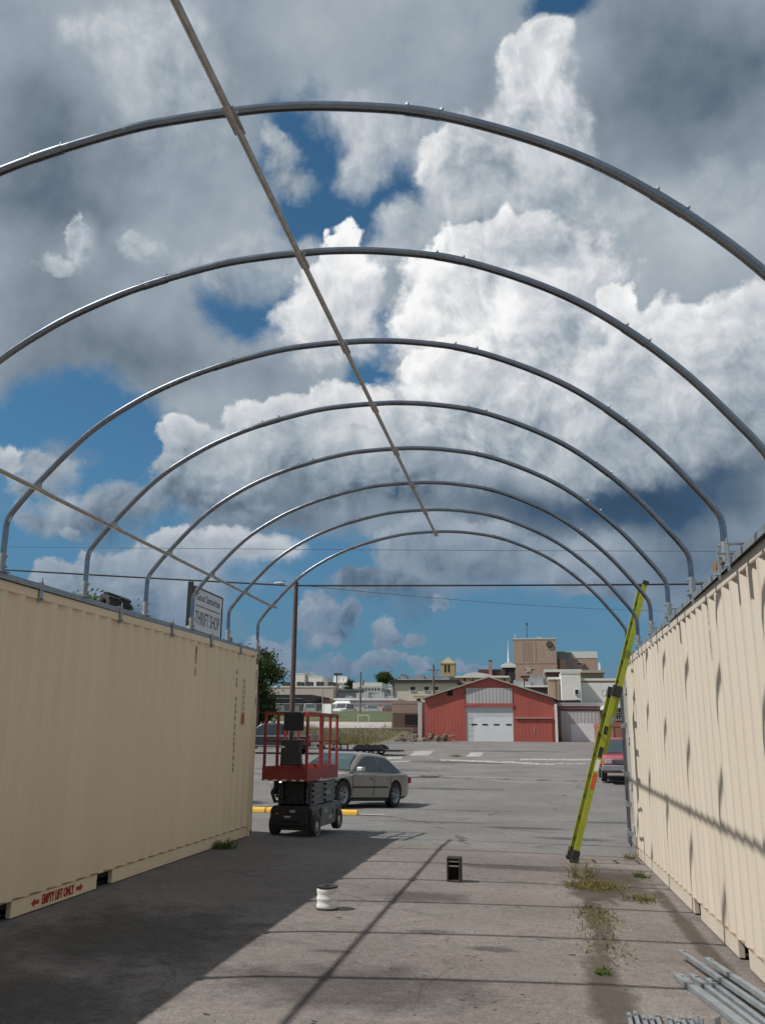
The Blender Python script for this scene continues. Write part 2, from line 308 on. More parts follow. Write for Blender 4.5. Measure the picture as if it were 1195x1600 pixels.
# ---------------------------------------------------------------- materials
MATS = {}
def nodes(name):
    m = bpy.data.materials.new(name); m.use_nodes = True; nt = m.node_tree; b = nt.nodes['Principled BSDF']; return m, nt, b
def mat(name, col, rough=.6, metal=0, var=.12, scale=6, bump=0, bscale=40, dirt=0, dirtcol=(.16, .12, .085), coat=0, streak=None, spec=None, trans=0):
    if name in MATS: return MATS[name]
    m, nt, b = nodes(name); N = nt.nodes; L = nt.links
    tc = N.new('ShaderNodeTexCoord')
    n = N.new('ShaderNodeTexNoise'); n.inputs['Scale'].default_value = scale; n.inputs['Detail'].default_value = 6; n.inputs['Roughness'].default_value = .6
    vec = tc.outputs['Object']
    if streak:
        mp = N.new('ShaderNodeMapping'); mp.inputs['Scale'].default_value = streak; L.new(vec, mp.inputs[0]); L.new(mp.outputs[0], n.inputs['Vector'])
    else: L.new(vec, n.inputs['Vector'])
    r = N.new('ShaderNodeValToRGB'); L.new(n.outputs['Fac'], r.inputs[0])
    r.color_ramp.elements[0].position = .3; r.color_ramp.elements[1].position = .7
    r.color_ramp.elements[0].color = tuple(c * (1 - var) for c in col) + (1,); r.color_ramp.elements[1].color = tuple(min(1, c * (1 + var)) for c in col) + (1,)
    out = r.outputs[0]
    if dirt:
        n2 = N.new('ShaderNodeTexNoise'); n2.inputs['Scale'].default_value = scale * .7 + 1.3; n2.inputs['Detail'].default_value = 9; n2.inputs['Roughness'].default_value = .7
        if streak: L.new(mp.outputs[0], n2.inputs['Vector'])
        else: L.new(vec, n2.inputs['Vector'])
        r2 = N.new('ShaderNodeMapRange'); r2.inputs[1].default_value = .55; r2.inputs[2].default_value = .78; r2.inputs[4].default_value = dirt; L.new(n2.outputs['Fac'], r2.inputs[0])
        mx = N.new('ShaderNodeMix'); mx.data_type = 'RGBA'; L.new(r2.outputs[0], mx.inputs[0]); L.new(out, mx.inputs[6]); mx.inputs[7].default_value = dirtcol + (1,); out = mx.outputs[2]
    L.new(out, b.inputs['Base Color']); b.inputs['Metallic'].default_value = metal
    rr = N.new('ShaderNodeMapRange'); L.new(n.outputs['Fac'], rr.inputs[0]); rr.inputs[3].default_value = max(.03, rough - .1); rr.inputs[4].default_value = min(1, rough + .1); L.new(rr.outputs[0], b.inputs['Roughness'])
    if bump:
        n3 = N.new('ShaderNodeTexNoise'); n3.inputs['Scale'].default_value = bscale; n3.inputs['Detail'].default_value = 4; L.new(vec, n3.inputs['Vector'])
        bp = N.new('ShaderNodeBump'); bp.inputs['Strength'].default_value = bump; bp.inputs['Distance'].default_value = .02; L.new(n3.outputs['Fac'], bp.inputs['Height']); L.new(bp.outputs[0], b.inputs['Normal'])
    if coat: b.inputs['Coat Weight'].default_value = coat; b.inputs['Coat Roughness'].default_value = .06
    if spec is not None: b.inputs['Specular IOR Level'].default_value = spec
    MATS[name] = m; return m
def asphalt(name, c0, c1, stain, speck=.5, crack=.5, cscale=.33, fine=55):
    m, nt, b = nodes(name); N = nt.nodes; L = nt.links
    geo = N.new('ShaderNodeNewGeometry'); pos = geo.outputs['Position']
    def nz(sc, det, ro=.55, vec=None):
        n = N.new('ShaderNodeTexNoise'); n.inputs['Scale'].default_value = sc; n.inputs['Detail'].default_value = det; n.inputs['Roughness'].default_value = ro
        L.new(vec or pos, n.inputs['Vector']); return n
    def mr(v, a, c, d=0., e=1.):
        n = N.new('ShaderNodeMapRange'); L.new(v, n.inputs[0])
        for i, q in enumerate((a, c, d, e)): n.inputs[i + 1].default_value = q
        return n.outputs[0]
    def mix(f, a, c):
        n = N.new('ShaderNodeMix'); n.data_type = 'RGBA'
        for i, q in ((0, f), (6, a), (7, c)):
            if isinstance(q, (tuple, float)): n.inputs[i].default_value = q if isinstance(q, float) else q + (1,)
            else: L.new(q, n.inputs[i])
        return n.outputs[2]
    big = nz(.45, 5).outputs['Fac']; med = nz(2.6, 8, .65).outputs['Fac']; fin = nz(fine, 3, .7).outputs['Fac']
    col = mix(mr(big, .36, .64), c0, c1)
    col = mix(mr(med, .52, .74, 0, .55), col, stain)
    mul = N.new('ShaderNodeMix'); mul.data_type = 'RGBA'; mul.blend_type = 'MULTIPLY'; mul.inputs[0].default_value = 1
    g = N.new('ShaderNodeCombineColor'); g1 = N.new('ShaderNodeMath'); g1.operation = 'MULTIPLY'; L.new(mr(fin, .25, .75, .58, 1.42), g1.inputs[0]); L.new(mr(nz(13, 5, .7).outputs['Fac'], .3, .7, .80, 1.20), g1.inputs[1]); gg = g1.outputs[0]
    for i in range(3): L.new(gg, g.inputs[i])
    L.new(col, mul.inputs[6]); L.new(g.outputs[0], mul.inputs[7]); col = mul.outputs[2]
    v = N.new('ShaderNodeTexVoronoi'); v.inputs['Scale'].default_value = 38; L.new(pos, v.inputs['Vector'])
    sp = N.new('ShaderNodeMath'); sp.operation = 'MULTIPLY'; L.new(mr(v.outputs['Distance'], .10, .18, speck, 0), sp.inputs[0]); L.new(mr(med, .45, .6), sp.inputs[1])
    col = mix(sp.outputs[0], col, tuple(min(1, q * 2.1) for q in c1))
    wv = nz(1.1, 5).outputs['Color']
    add = N.new('ShaderNodeVectorMath'); add.operation = 'MULTIPLY_ADD'; L.new(wv, add.inputs[0]); add.inputs[1].default_value = (1.1, 1.1, 0); L.new(pos, add.inputs[2])
    ve = N.new('ShaderNodeTexVoronoi'); ve.feature = 'DISTANCE_TO_EDGE'; ve.inputs['Scale'].default_value = cscale; L.new(add.outputs[0], ve.inputs['Vector'])
    cr = N.new('ShaderNodeMath'); cr.operation = 'MULTIPLY'; L.new(mr(ve.outputs['Distance'], .002, .009, crack, 0), cr.inputs[0]); L.new(mr(nz(.6, 3).outputs['Fac'], .45, .55), cr.inputs[1])
    col = mix(cr.outputs[0], col, tuple(q * .35 for q in c0))
    L.new(col, b.inputs['Base Color']); b.inputs['Roughness'].default_value = .9; b.inputs['Specular IOR Level'].default_value = .25
    bp = N.new('ShaderNodeBump'); bp.inputs['Strength'].default_value = .5; bp.inputs['Distance'].default_value = .012; L.new(fin, bp.inputs['Height']); L.new(bp.outputs[0], b.inputs['Normal'])
    MATS[name] = m; return m
def leafmat(name, c0, c1, trans=.25):
    m, nt, b = nodes(name); N = nt.nodes; L = nt.links
    g = N.new('ShaderNodeNewGeometry'); r = N.new('ShaderNodeValToRGB'); L.new(g.outputs['Random Per Island'], r.inputs[0])
    r.color_ramp.elements[0].color = c0 + (1,); r.color_ramp.elements[1].color = c1 + (1,)
    L.new(r.outputs[0], b.inputs['Base Color']); b.inputs['Roughness'].default_value = .7; b.inputs['Specular IOR Level'].default_value = .2
    t = N.new('ShaderNodeBsdfTranslucent'); L.new(r.outputs[0], t.inputs[0]); mx = N.new('ShaderNodeMixShader'); mx.inputs[0].default_value = trans
    L.new(b.outputs[0], mx.inputs[1]); L.new(t.outputs[0], mx.inputs[2]); L.new(mx.outputs[0], N['Material Output'].inputs[0])
    MATS[name] = m; return m
def glassmat(name, col=(.02, .03, .035), rough=.05):
    m, nt, b = nodes(name); b.inputs['Base Color'].default_value = col + (1,); b.inputs['Roughness'].default_value = rough; b.inputs['Specular IOR Level'].default_value = .8
    N = nt.nodes; n = N.new('ShaderNodeTexNoise'); n.inputs['Scale'].default_value = 2.5; bp = N.new('ShaderNodeBump'); bp.inputs['Strength'].default_value = .04; nt.links.new(n.outputs['Fac'], bp.inputs['Height']); nt.links.new(bp.outputs[0], b.inputs['Normal'])
    MATS[name] = m; return m
CREAM = mat('cream paint', (.59, .525, .435), .55, 0, .05, 1.2, .22, 2.4, .16, (.34, .24, .15), streak=(1, 1, .16))
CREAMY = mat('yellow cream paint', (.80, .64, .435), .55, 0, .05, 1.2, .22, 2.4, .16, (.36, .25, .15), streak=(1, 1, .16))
RUST = mat('rust', (.20, .085, .04), .85, 0, .4, 14, .3)
DOORGREY = mat('worn grey door paint', (.36, .35, .32), .6, 0, .12, 3, .05, 30, .3, (.20, .17, .14))
GALV = mat('galvanised steel', (.27, .295, .335), .19, 1, .12, 7)
GALVD = mat('weathered galvanised steel', (.37, .365, .355), .5, .6, .2, 12)
GALVM = mat('dull galvanised channel', (.30, .335, .355), .5, .55, .2, 10)
BLACK = mat('black rubber', (.018, .018, .018), .75, 0, .3, 20, .2, 60)
BLACKP = mat('black plastic', (.02, .022, .024), .5, 0, .2, 8)
DARK = mat('dark void', (.012, .012, .012), .9, 0, .2, 4)
REDM = mat('faded red machine paint', (.27, .035, .028), .5, 0, .18, 5, .05, 30, .3, (.16, .05, .04))
MGREY = mat('machine grey paint', (.13, .13, .13), .55, 0, .15, 6, 0, 0, .3, (.06, .05, .045))
YELLOW = mat('yellow kerb paint', (.80, .46, .05), .75, 0, .15, 7, .2, 40, .35, (.45, .40, .33))
CONC = mat('concrete', (.40, .37, .33), .9, 0, .15, 5, .3, 60, .3, (.22, .19, .16))
LIME = mat('lime fibreglass', (.315, .355, .024), .5, 0, .12, 8, 0, 0, .45, (.17, .18, .05))
WHITE = mat('white paint', (.74, .74, .72), .6, 0, .06, 5, 0, 0, .15, (.45, .42, .38))
STICK = mat('red sticker', (.62, .09, .03), .5, 0, .1, 20)
REDTXT = mat('red stencil paint', (.40, .035, .025), .7, 0, .3, 40)
GREYTXT = mat('grey lettering', (.12, .12, .13), .7, 0, .2, 10)
WOODP = mat('brown pole paint', (.105, .068, .056), .7, 0, .2, 5, .1, 30, .3, (.08, .05, .04))
POLEW = mat('weathered pole wood', (.14, .115, .095), .9, 0, .25, 5, .2, 40)
GLASS = glassmat('dark glass'); CARGLASS = glassmat('car glass', (.05, .075, .08), .03)
CHROME = mat('bright metal', (.62, .63, .65), .22, 1, .08, 6)
# ---------------------------------------------------------------- ground
PAVE = asphalt('worn brown pavement', (.157, .137, .124), (.210, .186, .170), (.105, .092, .083), .6, .35)
LOT = asphalt('grey parking lot', (.156, .150, .144), (.197, .189, .180), (.106, .101, .096), .3, .7, .21)
STREET = asphalt('pale old asphalt', (.165, .155, .149), (.212, .199, .190), (.115, .107, .101), .3, .6, .25)
CONCP = asphalt('pale concrete strip', (.34, .31, .29), (.42, .39, .36), (.25, .22, .20), .2, .4)
EARTH = asphalt('dry grass ground', (.135, .125, .05), (.20, .165, .075), (.085, .09, .032), .2, 0, fine=20)
LAWN = asphalt('green lawn', (.070, .105, .026), (.10, .125, .040), (.05, .075, .02), .1, 0, fine=12)
XS = sorted(set([-2500, -800, -300, -150, -100, -80, -60, -50, -40] + [i for i in range(-34, -13, 2)] + [-12.5, -10.5, -4.5, 1.45] + [i * 1.0 for i in range(-13, 13)] + [14, 18, 24, 32, 45, 60, 100, 200, 500, 2500]))
YS = sorted(set([-300, -100, -30, -10] + [i for i in range(-6, 34)] + [14.3, 20, 22.8, 25.2, 28] + list(range(34, 140, 3)) + [p[0] for p in PROF_L] + [190, 220, 320, 600, 1000, 1800, 3000, 5000]))
def sheet(name, m, x0, x1, y0, y1, dz, edge=0):
    xs = [x0] + [x for x in XS if x0 < x < x1] + [x1]; ys = [y0] + [y for y in YS if y0 < y < y1] + [y1]
    b = MB(); n = len(xs)
    for j, y in enumerate(ys):
        for i, x in enumerate(xs):
            w = edge * math.sin(x * 1.7 + 2 * math.sin(x * .63)) * (1 if j == len(ys) - 1 else 0)
            b.v.append(Vector((x, y + w, gz(x, y + w) + dz)))
    for j in range(len(ys) - 1):
        for i in range(n - 1): b.f.append((j * n + i, j * n + i + 1, (j + 1) * n + i + 1, (j + 1) * n + i)); b.m.append(0)
    return tag(b.build(name, m, smooth=180), kind='structure')
sheet('ground', EARTH, -2500, 2500, -300, 5000, 0)
sheet('pavement', PAVE, -16, 14, -25, 14.28, .010, .05)
sheet('parking_lot', LOT, -60, 45, 14.0, 34.0, .005)
sheet('street', STREET, -80, 60, 34.0, 67.5, .006, .25)
sheet('barn_apron', STREET, -12.2, 20, 66.0, 79.5, .010)
sheet('far_path', CONCP, -80, -12.6, 90, 99, .02)
sheet('lawn', LAWN, -80, -12.6, 100.5, 117, .02)
sheet('upper_road', STREET, -120, 60, 117.2, 124, .02)
def patch(name, m, pts, dz, kind='structure'):           # an outline laid on the ground
    b = MB(); b.add([(p[0], p[1], gz(p[0], p[1]) + dz) for p in pts], [tuple(range(len(pts)))])
    return tag(b.build(name, m, fix=False), kind=kind)
def worn(name, col, lo=.42, hi=.6, scale=5):              # thin layer with gaps in it
    m, nt, b = nodes(name); N = nt.nodes; L = nt.links; g = N.new('ShaderNodeNewGeometry')
    n = N.new('ShaderNodeTexNoise'); n.inputs['Scale'].default_value = scale; n.inputs['Detail'].default_value = 8; n.inputs['Roughness'].default_value = .7; L.new(g.outputs['Position'], n.inputs['Vector'])
    r = N.new('ShaderNodeMapRange'); L.new(n.outputs['Fac'], r.inputs[0]); r.inputs[1].default_value = lo; r.inputs[2].default_value = hi
    b.inputs['Base Color'].default_value = col + (1,); b.inputs['Roughness'].default_value = .9
    L.new(r.outputs[0], b.inputs['Alpha']); MATS[name] = m; return m
PAINT = worn('worn white road paint', (.55, .53, .50), .38, .58)
DIRT = worn('brown dirt', (.085, .062, .040), .40, .62, 3.5)
STAIN = worn('dark stain', (.055, .050, .046), .46, .66, 2.2)
for quad in (((688, 1187), (800, 1190.5), (866, 1194), (866, 1196.5), (790, 1193), (688, 1189)), ((812, 1186), (975, 1187), (975, 1189), (812, 1188.5)), ((648, 1174), (678, 1174), (669, 1181), (640, 1181)),
             ((735, 1176), (756, 1176), (750, 1183), (728, 1183)), ((604, 1184), (628, 1183), (628, 1186), (600, 1187)), ((845, 1193), (915, 1193.5), (915, 1195), (845, 1194.5)), ((560, 1192), (640, 1189), (640, 1190.5), (560, 1194))):
    patch('road_marking', PAINT, [G(*q) for q in quad], .018)
def blob(c, rx, ry, n=18, seed=1):
    rnd = random.Random(seed); return [(c[0] + rx * math.cos(2 * math.pi * k / n) * rnd.uniform(.7, 1.15), c[1] + ry * math.sin(2 * math.pi * k / n) * rnd.uniform(.7, 1.15)) for k in range(n)]
def soft(name, col, scale, amt=1.0):                       # ground dirt that thins out towards its rim
    m, nt, b = nodes(name); N = nt.nodes; L = nt.links; g = N.new('ShaderNodeNewGeometry'); at = N.new('ShaderNodeAttribute'); at.attribute_name = 'cover'
    n = N.new('ShaderNodeTexNoise'); n.inputs['Scale'].default_value = scale; n.inputs['Detail'].default_value = 9; n.inputs['Roughness'].default_value = .68; L.new(g.outputs['Position'], n.inputs['Vector'])
    a = N.new('ShaderNodeMath'); a.operation = 'MULTIPLY_ADD'; L.new(at.outputs['Fac'], a.inputs[0]); a.inputs[1].default_value = .55; L.new(n.outputs['Fac'], a.inputs[2])
    r = N.new('ShaderNodeMapRange'); L.new(a.outputs[0], r.inputs[0]); r.inputs[1].default_value = .62; r.inputs[2].default_value = .95; r.inputs[4].default_value = amt
    b.inputs['Base Color'].default_value = col + (1,); b.inputs['Roughness'].default_value = .9; L.new(r.outputs[0], b.inputs['Alpha']); return m
DIRTS = soft('soft brown dirt', (.085, .066, .048), 5.5, .6); STAINS = soft('soft dark stain', (.050, .046, .043), 3.0, .38)
def smudge(name, m, c, rx, ry, dz, seed=1, n=26):
    rnd = random.Random(seed); b = MB(); cov = []; rad = [rnd.uniform(.8, 1.2) for _ in range(n)]
    for f, cv in ((0, 1), (.35, .9), (.7, .5), (1.0, .12), (1.25, -.5)):
        for k in range(n):
            x, y = c[0] + rx * f * rad[k] * math.cos(2 * math.pi * k / n), c[1] + ry * f * rad[k] * math.sin(2 * math.pi * k / n); b.v.append(Vector((x, y, gz(x, y) + dz))); cov.append(cv)
    for i in range(4):
        for k in range(n): b.f.append((i * n + k, i * n + (k + 1) % n, (i + 1) * n + (k + 1) % n, (i + 1) * n + k)); b.m.append(0)
    o = b.build(name, m, fix=False); at = o.data.attributes.new('cover', 'FLOAT', 'POINT'); at.data.foreach_set('value', cov); return tag(o, kind='structure')
for i, (c, rx, ry) in enumerate((((.85, 11.3), .6, 1.2), ((.52, 9.0), .13, 1.7), ((.42, 6.6), .20, 1.6), ((1.30, 8.4), .10, 4.0), ((.6, 10.6), .35, .9))): smudge('dirt_patch', DIRTS, c, rx, ry, .0155 + .0007 * i, 40 + i)
for i, (c, rx, ry) in enumerate((((1.0, 12.2), .6, .9), ((-1.3, 6.3), 1.1, .7), ((-3.3, 7.4), 1.3, 1.5), ((-1.2, 9.8), .6, .4), ((-.2, 12.3), 1.2, .3), ((-3.4, 5.4), 1.3, 1.0), ((-.4, 7.6), .3, .12), ((-1.0, 8.1), .25, .1), ((-1.6, 7.2), .22, .08))): smudge('stain_patch', STAINS, c, rx, ry, .0125 + .0003 * i, 60 + i)
for i, (c, rx, ry) in enumerate((((-.3, 18.3), 1.3, .3), ((-2.2, 19.2), 1.6, .25), ((1.4, 20.2), 1.1, .3), ((-4.3, 26.8), 1.8, .5), ((-1.5, 23.0), 3.0, .4), ((.6, 16.5), .9, .3), ((-3.0, 31.5), 2.5, .4), ((-8, 40), 5, 1.2), ((-3, 47), 6, 1.5), ((-14, 55), 4, 1.2), ((-2, 60), 5, 1.0))): smudge('stain_patch', STAINS, c, rx, ry, .012 + .0005 * i, 80 + i)
# the broken kerb between the lot and the street
ka, kb = G(640, 1214), G(985, 1223)
def kerb_at(x): t = (x - ka.x) / (kb.x - ka.x); return Vector((x, lerp(ka.y, kb.y, t), 0))
b = MB(); x = -14.0
rk = random.Random(3)
while x < 6:
    l = rk.uniform(1.4, 3.2); a, c = kerb_at(x), kerb_at(x + l - .06); tall = .05 if rk.random() < .6 else .02
    a.z = gz(a.x, a.y) + tall - .06; c.z = gz(c.x, c.y) + tall - .06
    b.bar(a, c, .16, .14); x += l
tag(b.build('kerb', CONC), kind='structure')
patch('kerb_gutter', STAIN, [tuple(kerb_at(-12) + Vector((0, -.35, 0))), tuple(kerb_at(6) + Vector((0, -.35, 0))), tuple(kerb_at(6) + Vector((0, -.05, 0))), tuple(kerb_at(-12) + Vector((0, -.05, 0)))], .02)
# loose grit
b = MB(); rg = random.Random(5); GRIT = mat('grit', (.22, .205, .19), .9, 0, .4, 30)
for i in range(330):
    x, y = rg.uniform(-4.2, 1.4), 5 + 9.5 * rg.random() ** 1.3; s = rg.uniform(.003, .009) * (2.2 if rg.random() < .06 else 1); z = gz(x, y) + .010
    b.add([(x - s, y, z), (x + s * .3, y - s, z), (x + s, y + s * .4, z), (x, y + s, z), (x + s * .1, y, z + s * .8)], [(0, 1, 4), (1, 2, 4), (2, 3, 4), (3, 0, 4)])
tag(b.build('grit', GRIT, fix=False), 'small pale stones scattered over the brown pavement', 'gravel', kind='stuff')

b = MB(); rg = random.Random(9); CHIP = mat('dark chips', (.035, .030, .026), .9, 0, .3, 30)
for i in range(260):
    x, y = rg.uniform(-2.6, 1.35), 5 + 9.3 * rg.random() ** 1.2; s = rg.uniform(.006, .02) * (2.0 if rg.random() < .12 else 1); z = gz(x, y) + .0105; a = rg.uniform(0, 3.1); ca, sa = math.cos(a) * s, math.sin(a) * s * .5
    b.add([(x - ca, y - sa, z), (x + sa, y - ca * .4, z), (x + ca, y + sa, z + .003), (x - sa, y + ca * .4, z + .004)], [(0, 1, 2, 3)])
tag(b.build('dark_chips', CHIP, fix=False), 'dark leaf bits and tar chips scattered over the sunlit pavement', 'litter', kind='stuff')
# ---------------------------------------------------------------- the two shipping containers
CL, CW, CH = 12.192, 2.438, 2.896
def corrugation(length, amp=.036, pitch=.278):
    pts = []; n = int(length / pitch); s = (length - n * pitch) / 2
    pts.append((0, 0)); 
    for i in range(n):
        t = s + i * pitch
        pts += [(t + .036, 0), (t + .104, amp), (t + .174, amp), (t + .242, 0)]
    pts.append((length, 0)); return pts
def make_container(name, label, side, loc, rot, CP):          # local: the aisle face at x = 0, far end at y = 0, body towards side * x
    t = thing(name, label, 'container', loc); t.rotation_euler = rot
    sx = side
    def X(a): return sx * a
    def bx(b, x0, x1, y0, y1, z0, z1): b.box(min(X(x0), X(x1)), max(X(x0), X(x1)), y0, y1, z0, z1); return b
    pr = corrugation(CL - .32)
    for nm, x0, dr in (('side_panel', .006, 1), ('side_panel', CW - .006, -1)):
        b = MB()
        for i, (d, a) in enumerate(pr):
            for z in (.165, CH - .065): b.v.append(Vector((X(x0 + dr * a), -.16 - d, z)))
        for i in range(len(pr) - 1): b.f.append((2 * i, 2 * i + 1, 2 * i + 3, 2 * i + 2)); b.m.append(0)
        o = b.build(nm, CP, t, fix=False)
        so = o.modifiers.new('thickness', 'SOLIDIFY'); so.thickness = .003
    for x0 in (0, CW - .06): bx(MB(), x0, x0 + .06, -CL + .18, -.18, CH - .085, CH - .0).build('top_rail', CP, t, bevel=.006)
    # bottom rail with two fork pockets
    pk = [(-5.06, -4.72), (-6.95, -6.60)]
    for x0, dr in ((0.012, 1), (CW - .012, -1)):
        b = MB(); cuts = [-.18] + [c for q in pk for c in (q[1], q[0])] + [-CL + .18]
        for i in range(0, len(cuts), 2): bx(b, x0, x0 + dr * .05, cuts[i + 1], cuts[i], .02, .16)
        b.build('bottom_rail', CP, t, bevel=.004)
        bx(MB(), x0 - dr * .004, x0 + dr * .05, -CL + .18, -.18, .1605, .170).build('rail_lip', mat('rusty cream edge', (.28, .19, .12), .7, 0, .3, 8), t)
    for q in pk:
        b = MB(); bx(b, .06, CW - .06, q[0], q[1], .05, .055); bx(b, .25, .26, q[0], q[1], .02, .16); b.build('fork_pocket', DARK, t)
    bx(MB(), .06, CW - .06, -CL + .1, -.1, .10, .1598).build('floor', DARK, t)
    b = MB(); rp = corrugation(CL - .3, .02, .21)
    for i, (d, a) in enumerate(rp):
        for x0 in (.06, CW - .06): b.v.append(Vector((X(x0), -.15 - d, CH - .012 - a)))
    for i in range(len(rp) - 1): b.f.append((2 * i, 2 * i + 1, 2 * i + 3, 2 * i + 2)); b.m.append(0)
    b.build('roof', CP, t, fix=False)
    for x0 in (0, CW - .16):
        for y0 in (-.16, -CL):
            bx(MB(), x0 + .001, x0 + .159, y0 + .002, y0 + .158, .118, CH - .118).build('corner_post', CP, t, bevel=.01)
            for z0 in (0, CH - .117):
                c = bx(MB(), x0 - .004, x0 + .164, y0 - .004, y0 + .164, z0, z0 + .117).build('corner_casting', CP, t, bevel=.012)
                h = MB(); h.lathe([(.0, 0), (.03, 0), (.03, .002), (0, .002)], (X(x0 - .0062 if x0 == 0 else x0 + .1642), y0 + .08, z0 + .058), 'X', 14); h.v = [Vector((v.x, v.y, z0 + .058 + (v.z - z0 - .058) * 1.5)) for v in h.v]
                h.build('casting_hole', DARK, c)
    # closed back end (the near one), corrugated
    b = MB(); q = corrugation(CW - .32)
    for d, a in q:
        for z in (.165, CH - .085): b.v.append(Vector((X(.16 + d), -CL + .02 + a, z)))
    for i in range(len(q) - 1): b.f.append((2 * i, 2 * i + 1, 2 * i + 3, 2 * i + 2)); b.m.append(0)
    b.build('end_panel', CP, t, fix=False)
    return t, bx, X
def door_leaf(parent, bx_m, name='door'):                   # local: hinge edge at origin, leaf along +x, outside at -y
    d = MB().box(0, 1.14, 0, .05, 0, 2.62).build(name, DOORGREY, parent, bevel=.008)
    g = MB()
    for x0, x1, z0, z1 in ((-.012, 0, -.01, 2.63), (1.14, 1.152, -.01, 2.63), (0, 1.14, -.014, 0), (0, 1.14, 2.62, 2.634)): g.box(x0, x1, .004, .046, z0, z1)
    g.build('gasket', BLACK, d)
    for xr in (.38, .86):
        rod = MB().tube([(xr, -.045, -.03), (xr, -.045, 2.65)], .017, 8).build('lock_rod', GALV, d, smooth=40)
        for z in (.12, .55, 1.0, 1.75, 2.45): MB().box(xr - .05, xr + .05, -.07, -.0005, z, z + .07).build('rod_bracket', GALVM, rod)
        MB().box(xr - .02, xr + .32, -.085, -.0705, 1.05, 1.085).build('door_handle', GALVM, rod)
    for z in (.2, .82, 1.5, 2.25):
        MB().box(-.09, .20, -.022, -.001, z, z + .11).build('hinge', DOORGREY, d, bevel=.006)
    return d
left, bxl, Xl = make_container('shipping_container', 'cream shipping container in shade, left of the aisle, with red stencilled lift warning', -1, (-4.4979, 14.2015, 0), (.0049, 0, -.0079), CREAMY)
right, bxr, Xr = make_container('shipping_container', 'sunlit cream shipping container right of the aisle, behind the leaning ladder', 1, (1.4324, 14.3442, -.1666), (-.0096, 0, .0077), CREAM)
# far-end doors: the right container's aisle door stands open straight out, the others are shut
for root, side, opened in ((left, -1, False), (right, 1, True)):
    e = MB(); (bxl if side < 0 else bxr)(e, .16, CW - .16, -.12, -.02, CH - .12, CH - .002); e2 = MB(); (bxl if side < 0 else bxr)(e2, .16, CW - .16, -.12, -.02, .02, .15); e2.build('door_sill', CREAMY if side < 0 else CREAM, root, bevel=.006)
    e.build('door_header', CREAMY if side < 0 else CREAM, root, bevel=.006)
    d = door_leaf(root, None)
    if side < 0: d.location = (-.10, -.03, .14); d.scale = (-1, -1, 1); d.rotation_euler = (0, 0, R(0))
    else: d.location = (.00, .03, .14); d.scale = (1, -1, 1); d.rotation_euler = (0, 0, R(87))
    d2 = door_leaf(root, None)
    d2.location = (side * (CW - .10), -.03, .14); d2.scale = (-side, -1, 1)
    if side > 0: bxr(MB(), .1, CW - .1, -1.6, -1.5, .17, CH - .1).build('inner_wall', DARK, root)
# stencil on the left container's bottom rail, text running along y
def side_text(s, y, z, size, m, sx=1.0): return text(s, size, m, left, loc=(-.0085, y, z), rot=(R(90), 0, R(90)), sx=sx, bold=.004)
ym = -(14.2 - 8.38)
side_text('EMPTY LIFT ONLY', ym, .088, .115, REDTXT, .62)
for sg in (-1, 1):
    b = MB(); yb = ym + sg * .41; b.prism([(yb - sg * .075, .07), (yb - sg * .075, .105), (yb, .105), (yb, .125), (yb + sg * .06, .088), (yb, .05), (yb, .07)], -.0105, -.0085, 'X'); b.build('stencil_arrow', REDTXT, left)
# faded vertical marking near the far corner and a small red decal
b = MB(); rr = random.Random(2); z = 2.55
while z > 1.05:
    h = rr.uniform(.05, .085)
    if not 2.16 < z < 2.24: MB().box(-.006, -.0035, -1.06 + .035 * (2.5 - z) * .3, -1.02 + .035 * (2.5 - z) * .3, z - h, z).build('faded_character', GREYTXT, left)
    z -= h + rr.uniform(.012, .05)
b = MB(); z = 2.42
while z > 1.95: MB().box(-.006, -.0035, -.655, -.63, z - .06, z).build('faded_character', GREYTXT, left); z -= .085
MB().box(-.006, -.0035, -.66, -.60, 1.72, 1.90).build('red_decal', STICK, left)
# rust runs
RUSTS = worn('rust stain', (.22, .10, .05), .40, .62, 9); RUSTL = worn('rust stain low', (.26, .13, .07), .35, .6, 9)
for y, z0, z1, w in ((-.08, 2.70, 2.80, .10), (-.10, 2.0, 2.6, .025), (-2.75, 2.35, 2.78, .035), (-.3, 2.79, 2.83, .06)): MB().box(.003, .0065, y - w / 2, y + w / 2, z0, z1).build('rust_run', RUSTS, left)
MB().box(-.0035, .0005, -.16, -.03, .12, .30).build('rust_run', RUSTL, right); MB().box(-.0075, -.0055, -.15, -.02, .0, .11).build('rust_run', RUSTL, right)
for y, z0, z1, w in ((-2.2, 2.45, 2.8, .05), (-6.6, 2.3, 2.8, .04)): MB().box(.0025, .0055, y - w / 2, y + w / 2, z0, z1).build('rust_run', RUSTS, right)

# ---------------------------------------------------------------- the arched shelter frame on top
SP, Y8, XA0, XA1, XC, ZR = 1.4715, 14.2184, -4.549, 1.4746, -1.5227, 4.8857
def rail_z(side, y): return lerp(2.895, 2.945, (y - 1.5) / 12.8) if side < 0 else lerp(2.895, 2.775, (y - 1.5) / 12.8)
frame = thing('shelter_frame', 'galvanised arched shelter frame bolted along the tops of both cream containers', 'shelter frame', (XC, Y8, 2.9))
FL = Vector((XC, Y8, 2.9))
LEFT_ARC = [(-3.026, 3.25), (-3.026, 3.345), (-3.008, 3.415), (-2.955, 3.495), (-2.77, 3.715), (-2.33, 4.16), (-1.9, 4.44), (-1.5, 4.62), (-1.1, 4.745), (-.6, 4.85), (-.25, 4.88), (0, 4.8857)]
RIGHT_ARC = [(.25, 4.882), (.6, 4.845), (1.05, 4.75), (1.5, 4.57), (1.9, 4.35), (2.25, 4.08), (2.57, 3.765), (2.84, 3.43), (2.935, 3.30), (2.982, 3.22), (2.997, 3.14), (2.997, 3.03)]
